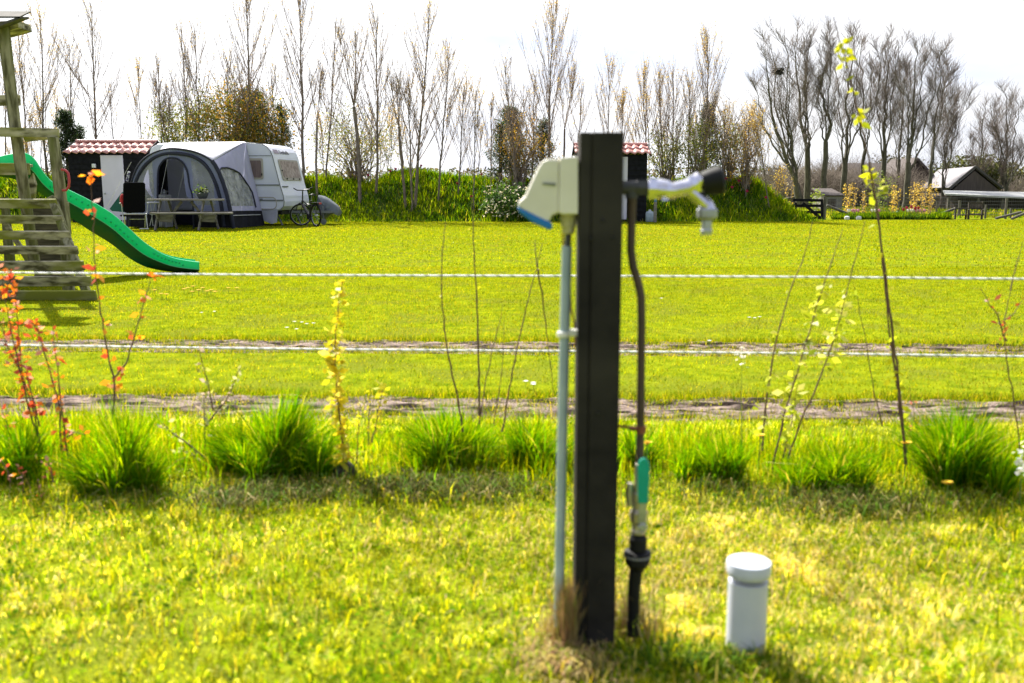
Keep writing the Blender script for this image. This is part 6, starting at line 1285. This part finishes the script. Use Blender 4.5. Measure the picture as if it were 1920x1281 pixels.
# yellow flowering shrubs along the fence and green shrubs
YF = [(0.60, .42, .06), (.52, .34, .05), (.66, .52, .12)]
def colshrub(px, ytop, ybot, w, label, n=420, cols=YF, grp='yellow blossoming upright shrubs by the fence', d=39, nm='yellow_shrub', size=.075):
    n = int(n * .62); w *= .85; size *= .85
    r = random.Random(int(px)); base = P(px, ybot, d); base.z = max(0, float(bank(base.x, base.y))); H = P(px, ytop, d).z - base.z; R = w / 2 * d / F
    root = thing(nm, label, 'shrub', base, grp); polys = []; cen = []
    for i in range(5):
        p0, _ = curve(np.array(base) + [r.gauss(0, .05), r.gauss(0, .05), -.05], [r.gauss(0, .35) * R, r.gauss(0, .35) * R, 1], H * r.uniform(.8, 1.02), 9, .035, .03, r); polys.append((p0, .012, .005))
        for _ in range(n // 5): t = r.uniform(.18, 1); q = at(p0, t)[0]; s_ = R * (.55 if t > .8 else 1) * .42; cen.append(q + np.array([r.gauss(0, s_), r.gauss(0, s_), r.gauss(0, .04)]))
    v, q = tubes(polys, 4); finish('stems', npmesh('stems', v, q), m_twigs, root)
    v, f, c = leafquads(np.array(cen), size, cols, [1] * len(cols)); finish('foliage', npmesh('foliage', v, f, c), m_leaf, root)
colshrub(1456, 305, 385, 26, 'orange yellow shrub on the bank slope left of the gate', 520, d=36)
colshrub(1482, 318, 372, 10, 'narrow orange spire shrub just left of the gate', 160, d=38)
colshrub(1588, 333, 390, 15, 'leftmost dense yellow shrub behind the flower bed', 520)
colshrub(1602, 346, 392, 9, 'low yellow shrub second in the row behind the flower bed', 160)
colshrub(1617, 350, 393, 13, 'low orange yellow shrub third in the row', 260)
colshrub(1675, 340, 392, 18, 'yellow shrub just right of the tall leafy stem', 520)
colshrub(1714, 336, 390, 18, 'dense yellow shrub in front of the barn wall', 620)
colshrub(1730, 338, 388, 13, 'yellow shrub right beside the densest one', 360)
colshrub(1742, 338, 394, 14, 'rightmost yellow shrub by the wire fence', 420)
LG = [(0.18, .26, .03), (.26, .32, .04), (.12, .18, .02)]
colshrub(1643, 308, 390, 46, 'loose bright green shrub behind the tall leafy stem', 800, LG, None, 42, 'green_shrub', .09)
colshrub(1528, 350, 380, 36, 'yellow green shrub rising over the gate', 500, LG, None, 40, 'green_shrub', .09)

# ------------------------------------------------------------------ buildings on the right
m_dkroof = mat('brown_tile_roof', (0.055, 0.045, 0.042), (0.10, 0.08, 0.075), scale=7, rough=.85, bump=.6, bscale=14, stretch=(1, 1, 3), bdist=.05)
m_dkw = mat('dark_farm_wall', (0.05, 0.04, 0.035), (0.09, 0.07, 0.06), scale=3, rough=.9, stretch=(8, 8, .4))
m_whr = mat('pale_sheet_roof', (0.13, 0.12, 0.13), (0.22, 0.20, 0.21), scale=3, rough=.5, stretch=(6, 6, .5))
def house(name, label, pxl, pxr, ye, yr, d, dp, mroof, mwall, gable='x', pxridge=None):
    A_ = P(pxl, ye, d); B_ = P(pxr, ye, d); ze = A_.z; zr = P(pxl, yr, d + dp / 2).z; root = thing(name, label, 'building', Vector(((A_.x + B_.x) / 2, d, 0)))
    x0, x1 = A_.x, B_.x; y0, y1 = d, d + dp; mb = MB()
    if gable == 'x':      # ridge runs left-right
        mb.prism([(x0 + .2, y0 + .2, 0), (x0 + .2, y1 - .2, 0), (x0 + .2, y1 - .2, ze), (x0 + .2, (y0 + y1) / 2, zr - .15), (x0 + .2, y0 + .2, ze)], (x1 - x0 - .4, 0, 0)); mb.build('wall', mwall, root)
        mb = MB(); ym = (y0 + y1) / 2; mb.prism([(x0, y0, ze), (x0, ym, zr), (x0, y1, ze), (x0, y1, ze - .15), (x0, ym, zr - .15), (x0, y0, ze - .15)], (x1 - x0, 0, 0)); mb.build('roof', mroof, root)
    else:                 # gable faces the camera
        xm = P(pxridge, yr, d).x; zr = P(pxridge, yr, d).z
        mb.prism([(x0 + .2, y0 + .1, 0), (x1 - .2, y0 + .1, 0), (x1 - .2, y0 + .1, ze), (xm, y0 + .1, zr - .2), (x0 + .2, y0 + .1, ze)], (0, dp - .2, 0)); mb.build('wall', mwall, root)
        mb = MB(); mb.prism([(x0 - .2, y0, ze - .1), (xm, y0, zr), (x1 + .2, y0, ze - .1), (x1 + .2, y0, ze - .25), (xm, y0, zr - .18), (x0 - .2, y0, ze - .25)], (0, dp, 0)); mb.build('roof', mroof, root)
    return root, x0, x1, ze, zr
r1, x0, x1, ze, zr = house('farmhouse', 'dark farmhouse with long tiled roof behind the bare trees', 1612, 1735, 352, 306, 66, 8, m_dkroof, m_dkw)
for px in (1625, 1650, 1680, 1705):
    q = P(px, 362, 66.15); mb = MB(); mb.box(q, (.8, .08, .9)); w = mb.build('window', mat('dark_glass', (.02, .025, .03), rough=.15), r1)
    mb = MB(); mb.box(q + Vector((0, -.05, 0)), (.05, .04, .9)); mb.box(q + Vector((0, -.05, .42)), (.86, .04, .06)); mb.box(q + Vector((0, -.05, -.42)), (.86, .04, .06)); mb.build('frame', m_white, w)
# farmhouse cross wing gable
xr = P(1718, 304, 63).x
wing = thing('farm_wing', 'dark gabled wing of the farmhouse in front of the tiled roof', 'building', Vector((xr, 63, 0)))
xa, xb, za, zp = P(1688, 345, 63).x, P(1752, 345, 63).x, P(1700, 340, 63).z, P(1718, 304, 63).z
mb = MB(); mb.prism([(xa, 63, 0), (xb, 63, 0), (xb, 63, za), (xr, 63, zp), (xa, 63, za)], (0, 4, 0)); mb.build('wall', m_dkw, wing)
mb = MB(); mb.prism([(xa - .2, 62.8, za - .1), (xr, 62.8, zp + .1), (xb + .2, 62.8, za - .1), (xb + .2, 62.8, za + .1), (xr, 62.8, zp + .3), (xa - .2, 62.8, za + .1)], (0, 4.4, 0)); mb.build('roof', m_dkroof, wing)
# barn: roof slope seen from the left, gable to the right
d0 = 56.0; br_ = thing('barn', 'barn with pale sheet roof and dark gable right of the bare trees', 'building', Vector((P(1780, 400, d0).x, d0, 0)))
E0 = P(1779, 352, 54); E1 = P(1722, 352, 62); R0 = P(1828, 312, 55); R1_ = P(1760, 316, 64); Ez = E0.z; 
K0 = P(1880, 352, 56)
E0.z = E1.z = Ez; R1_.z = R0.z; K0.z = Ez; K1 = K0 + (E1 - E0)
mb = MB(); mb.add([E0, E1, R1_, R0, K0, K1], [(0, 1, 2, 3), (3, 2, 5, 4)]); o = mb.build('roof', m_whr, br_); so_ = o.modifiers.new('solidify', 'SOLIDIFY'); so_.thickness = .14
m_bench_ = mat('dark_barge', (.06, .055, .05), rough=.8)
def g0(p): return Vector((p.x, p.y, 0))
in_ = (K0 - E0).normalized() * .3
e0, e1, k0, k1 = E0 + in_, E1 + in_, K0 - in_, K1 - in_
dn = Vector((0, 0, -.25)); mb = MB(); mb.add([g0(e0), g0(k0), k0 + dn * .6, R0 + dn, e0 + dn * .6, g0(e1), g0(k1), k1 + dn * .6, R1_ + dn, e1 + dn * .6], [(0, 1, 2, 3, 4), (5, 9, 8, 7, 6), (0, 4, 9, 5), (1, 6, 7, 2)]); mb.build('wall', m_dkw, br_)
mb = MB(); mb.beam(E0 + Vector((0, -.06, -.05)), R0 + Vector((0, -.06, -.02)), .06, .13); mb.beam(R0 + Vector((0, -.06, -.02)), K0 + Vector((0, -.06, -.05)), .06, .13); mb.build('barge_board', mat('dark_barge', (.06, .055, .05), rough=.8), br_)
# low lean-to
lt = thing('lean_to', 'long low shed with a pale corrugated roof at the right edge', 'building', Vector((P(1860, 390, 50).x, 50, 0)))
a, b, c_, d_ = P(1772, 363, 48), P(2010, 374, 48), P(2010, 362, 53), P(1768, 357, 53)
mb = MB(); mb.prism([a, b, c_, d_], (0, 0, -.08)); mb.build('roof', mat('white_corrugated', (.34, .34, .33), (.44, .44, .42), scale=2, rough=.5, stretch=(8, .4, 1)), lt)
mb = MB(); mb.prism([g0(P(1796, 363, 49.5)), g0(P(2000, 363, 49.5)), P(2000, 376, 49.5), P(1796, 368, 49.5)], (0, 3, 0)); mb.build('wall', m_dkw, lt)
for px in (1780, 1835, 1880, 1925):
    mb = MB(); q = P(px, 364 + (px - 1772) * .045, 48.1); mb.beam(g0(q), q + Vector((0, 0, -.12)), .12, .12); mb.build('post', m_barkg, lt)
hu = thing('white_shed', 'small pale shed glimpsed between the gate post and yellow shrubs', 'building', Vector((P(1562, 390, 50).x, 50, 0)))
mb = MB(); xa, xb = P(1548, 360, 50).x, P(1580, 360, 50).x; zt = P(1560, 368, 50).z; mb.box(((xa + xb) / 2, 51, zt / 2), (xb - xa, 2, zt)); mb.build('wall', mat('pale_wall', (.17, .155, .14), (.25, .23, .21), scale=3, rough=.8), hu); mb = MB(); mb.prism([(xa - .1, 49.9, zt), (xb + .1, 49.9, zt), (xb + .1, 52.1, zt + .35), (xa - .1, 52.1, zt + .35)], (0, 0, .06)); mb.build('roof', m_dkroof, hu)
mb = MB(); mb.box((xa + .35, 49.98, zt * .45), (.4, .04, zt * .7)); mb.build('door', m_dkw, hu)

# ------------------------------------------------------------------ gate, fence, bench, poles
GD = 36.2
def GP(px, py, dd=0): return P(px, py, GD + dd)
gt = thing('field_gate', 'black five bar wooden gate with a diagonal brace at the foot of the bank', 'gate', g0(GP(1515, 410)))
for (xa, ya, xb, yb, h_) in ((1487, 375, 1543, 376, 5), (1484, 386, 1543, 386, 5), (1494, 398, 1543, 398, 5), (1500, 409, 1541, 409, 4.5)):
    mb = MB(); mb.beam(GP(xa, ya), GP(xb, yb), .03, h_ * GD / F); mb.build('bar', m_dkwood, gt, bevel=.004)
mb = MB(); mb.beam(GP(1505, 381, -.04), GP(1537, 408, -.04), .03, .11); mb.build('brace', m_dkwood, gt, bevel=.004)
mb = MB(); mb.beam(GP(1541, 375, .03), GP(1541, 411, .03), .05, .09, up=(1, 0, 0)); mb.build('stile', m_dkwood, gt); mb = MB(); mb.beam(GP(1492, 380, .03), GP(1492, 411, .03), .05, .08, up=(1, 0, 0)); mb.build('stile', m_dkwood, gt)
m_fp = mat('grey_fence_post', (0.07, 0.065, 0.055), (0.16, 0.145, 0.12), scale=8, rough=.9, stretch=(3, 3, .5))
def fpost(px, yt, d, w, label, lean=0, grp='wooden posts of the wire fence'):
    t_ = P(px + lean, yt, d); b = g0(P(px, yt, d)); mb = MB(); mb.tube([b - Vector((0, 0, .1)), t_], w * d / F / 2, 8); o = mb.build('fence_post', m_fp, loc=b, smooth=True); tagp(o, label, 'fence post', grp)
fpost(1547, 369, 36.3, 7, 'thick grey gate post at the right end of the black gate')
fpost(1686, 374, 40, 3.5, 'thin fence post left of the dense yellow shrub')
fpost(1757, 378, 40, 3, 'thin fence post between yellow shrub and leaning pole')
fpost(1800, 376, 38.5, 5, 'pale fence post behind the left end of the bench')
fpost(1849, 384, 37.5, 4, 'short fence post right behind the bench')
fpost(1888, 372, 37, 5, 'tall fence post between bench and right edge')
fpost(1896, 390, 38, 4, 'short dark post beside the tall fence post near right edge')
fpost(1778, 395, 37.5, 3.5, 'short stake left of the bench')
m_wire = mat('galvanised_wire', (0.12, 0.12, 0.125), rough=.5, metal=.5)
wf = thing('wire_fence', 'wire mesh stock fence running from the gate to the right edge', 'fence', (GX(1740, 39), 39, 0))
def fw(px): return Vector((P(px, 390, 40.2 - (px - 1550) / 370 * 1.8).x, 40.2 - (px - 1550) / 370 * 1.8, 0))
for i, z in enumerate((.12, .25, .38, .52, .66, .80)):
    mb = MB(); mb.tube([fw(px) + Vector((0, 0, z + .0)) for px in range(1550, 2100, 30)], .0065, 4); mb.build('wire', m_wire, wf)
mb = MB()
for k in range(150): p = fw(1550 + k * 3.6); mb.tube([p + UP * .05, p + UP * .80], .004, 4)
mb.build('mesh_stays', m_wire, wf)
def pole(a, b, d, r, label):
    A_ = P(*a, d); B_ = P(*b, d); A_.z = max(A_.z, .03); B_.z = max(B_.z, .03); mb = MB(); mb.tube([A_, B_], r, 8); o = mb.build('wooden_pole', m_fp, loc=(A_.x, A_.y, 0), smooth=True); tagp(o, label, 'pole', 'leaning wooden poles')
pole((1550, 385), (1592, 402), 37, .05, 'pole slanting down to the right from the gate post')
pole((1746, 408), (1791, 391), 37, .05, 'pole slanting up towards the left side of the bench')
pole((1866, 416), (1915, 398), 36.5, .05, 'long pole slanting up at the right edge, lower one')
pole((1896, 414), (1932, 396), 36, .055, 'thick pole slanting up at the right edge, nearest one')
pole((1460, 376), (1490, 370), 38, .05, 'short grey rail left of the gate')
BD = 36.4
m_bench = mat('weathered_bench_wood', (0.035, 0.03, 0.024), (0.08, 0.065, 0.05), scale=7, rough=.9)
bn = thing('garden_bench', 'weathered slatted wooden bench chair with a side table arm near the wire fence', 'bench', g0(P(1828, 415, BD)))
def BP(px, py, dd=0): return P(px, py, BD + dd)
for px, yt, dd in ((1817, 394, -.0), (1842, 394, -.0), (1817.5, 380, .5), (1843, 378, .5)):
    q = BP(px, yt, dd); mb = MB(); mb.beam(g0(q), q, .06, .06, up=(0, 1, 0)); mb.build('leg', m_bench, bn)
mb = MB(); mb.beam(BP(1816, 381, .52), BP(1844, 381, .52), .04, .06); mb.beam(BP(1816, 391, .52), BP(1844, 391, .52), .04, .05); mb.build('back_rail', m_bench, bn)
for i in range(9): mb = MB(); mb.beam(BP(1819 + i * 2.7, 381, .52), BP(1819 + i * 2.7, 391, .52), .035, .02, up=(0, 1, 0)); mb.build('back_slat', m_bench, bn)
mb = MB(); [mb.beam(BP(1816, 403 - k * .5, k * .11), BP(1844, 403 - k * .5, k * .11), .09, .025) for k in range(5)]; mb.build('seat', m_bench, bn)
for px in (1816, 1844): mb = MB(); mb.beam(BP(px, 394, -.05), BP(px, 393, .5), .06, .03); mb.build('armrest', m_bench, bn)
st2 = thing('wooden_stool', 'low wooden side bench attached left of the garden bench', 'bench', g0(BP(1802, 412)))
for px in (1792, 1812): q = BP(px, 391, .1); mb = MB(); mb.beam(g0(q), q, .05, .05, up=(0, 1, 0)); mb.build('leg', m_bench, st2)
mb = MB(); mb.beam(BP(1790, 391.5, .1), BP(1815, 391.5, .1), .06, .05); mb.build('arm_rail', m_bench, st2)
mb = MB(); mb.beam(BP(1791, 403, .1), BP(1815, 403, .1), .35, .04); mb.build('seat', m_bench, st2)
# flower border with tulips at the lawn edge on the right
V = []; FF = []; C = []; off = 0; rs = np.random.RandomState(77)
n = 9000; px = rs.uniform(1552, 1772, n); y = 36.3 + rs.rand(n) * 1.3; x = (px - 960) / F * y * 1.005; h_ = .12 + .16 * fbm(x * 1.3, y) + .14 * np.exp(-((px - 1755) / 12) ** 2) + .06 * np.exp(-((px - 1675) / 30) ** 2)
c = colmix(n, [(0.07, 0.14, 0.01), (0.14, 0.2, 0.012), (0.03, 0.08, 0.008)], [1, .8, .8]); addb(*blades(np.stack([x, y, 0 * x], 1), h_ * (.6 + .7 * rs.rand(n)), .03 + .03 * rs.rand(n), .1 + .6 * rs.rand(n), seg2=False), c)
n = 14000; px = rs.uniform(1480, 2100, n); y = 37.5 + rs.rand(n) ** .7 * 22; x = (px - 960) / F * y
c = colmix(n, [(0.10, 0.17, 0.012), (0.2, 0.22, 0.02), (0.3, 0.26, 0.1)], [1, .9, .35]); addb(*blades(np.stack([x, y, 0 * x], 1), .12 + .16 * rs.rand(n), .05 + .04 * rs.rand(n), .1 + .6 * rs.rand(n), seg2=False), c)
o = finish('border_grass', npmesh('border_grass', np.concatenate(V), np.concatenate(FF), np.concatenate(C)), m_grass); tagp(o, 'uneven rough grass along and beyond the wire fence', 'grass', kind='stuff')
for colr, pxs, lab in (((.72, .68, .6), [(1592, 402), (1600, 400), (1635, 398), (1641, 402), (1708, 398), (1712, 403), (1590, 405), (1702, 404), (1720, 399)], 'small white tulip in the border before the wire fence'),
                       ((.62, .25, .35), [(1603, 403), (1609, 401), (1648, 399), (1706, 405), (1717, 402), (1724, 403), (1598, 406), (1733, 405)], 'small pink tulip in the border before the wire fence'),
                       ((.30, .01, .03), [(1700, 393), (1709, 391), (1716, 394), (1722, 393), (1704, 397), (1694, 396)], 'dark red tulip in the border left of the bench')):
    m_ = mat('tulip_' + lab.split()[1], colr, rough=.5); mb = MB(); mb.lathe((0, 0, 0), [(.012, .0), (.045, .03), (.052, .08), (.042, .12), (.015, .11)], 8); mb.tube([(0, 0, 0), (0, 0, -.35)], .008, 4, mi=1); mb.add([(0, 0, -.33), (.1, .02, -.2), (.14, 0, -.02), (.08, -.03, -.2)], [(0, 1, 2, 3)], 1); me = mb.mesh('tulip'); me.materials.append(m_); me.materials.append(m_stalk)
    for a, b in pxs:
        o = bpy.data.objects.new('tulip', me); link(o); o.location = P(a, b, 36.2 + .02 * (a % 7)); o.location.z = max(.28, o.location.z); tagp(o, lab, 'tulip', lab.split()[1] + ' tulips in the border')
for (a, b) in ((1564, 409), (1588, 410), (1610, 410)):
    q = G(a, b + 2); mb = MB(); mb.lathe(q, [(.09, 0), (.11, .06), (.09, .12), (.03, .14)], 10); o = mb.build('garden_light', m_white, loc=q, smooth=True); tagp(o, {1564: 'small white garden ornament nearest to the gate', 1588: 'small white garden ornament in the middle of the border', 1610: 'small white garden ornament furthest from the gate'}[a], 'ornament', 'white garden ornaments at the border edge')
q = G(1672, 410); mb = MB(); mb.ball(q + UP * .13, .14, 8, sc=(1.5, 1, .9)); o = mb.build('mole_hill', m_dirt, loc=q, smooth=True); o.name = 'earth_mound'; tagp(o, 'small brown mound at the lawn edge in front of the flower border', 'mound')
q = G(1681, 410); mb = MB(); mb.lathe(q, [(.07, 0), (.09, .05), (.05, .14), (.035, .2), (.05, .24), (.02, .29)], 10); o = mb.build('garden_figure', m_white, loc=q, smooth=True); tagp(o, 'small white figure beside the brown mound', 'ornament')
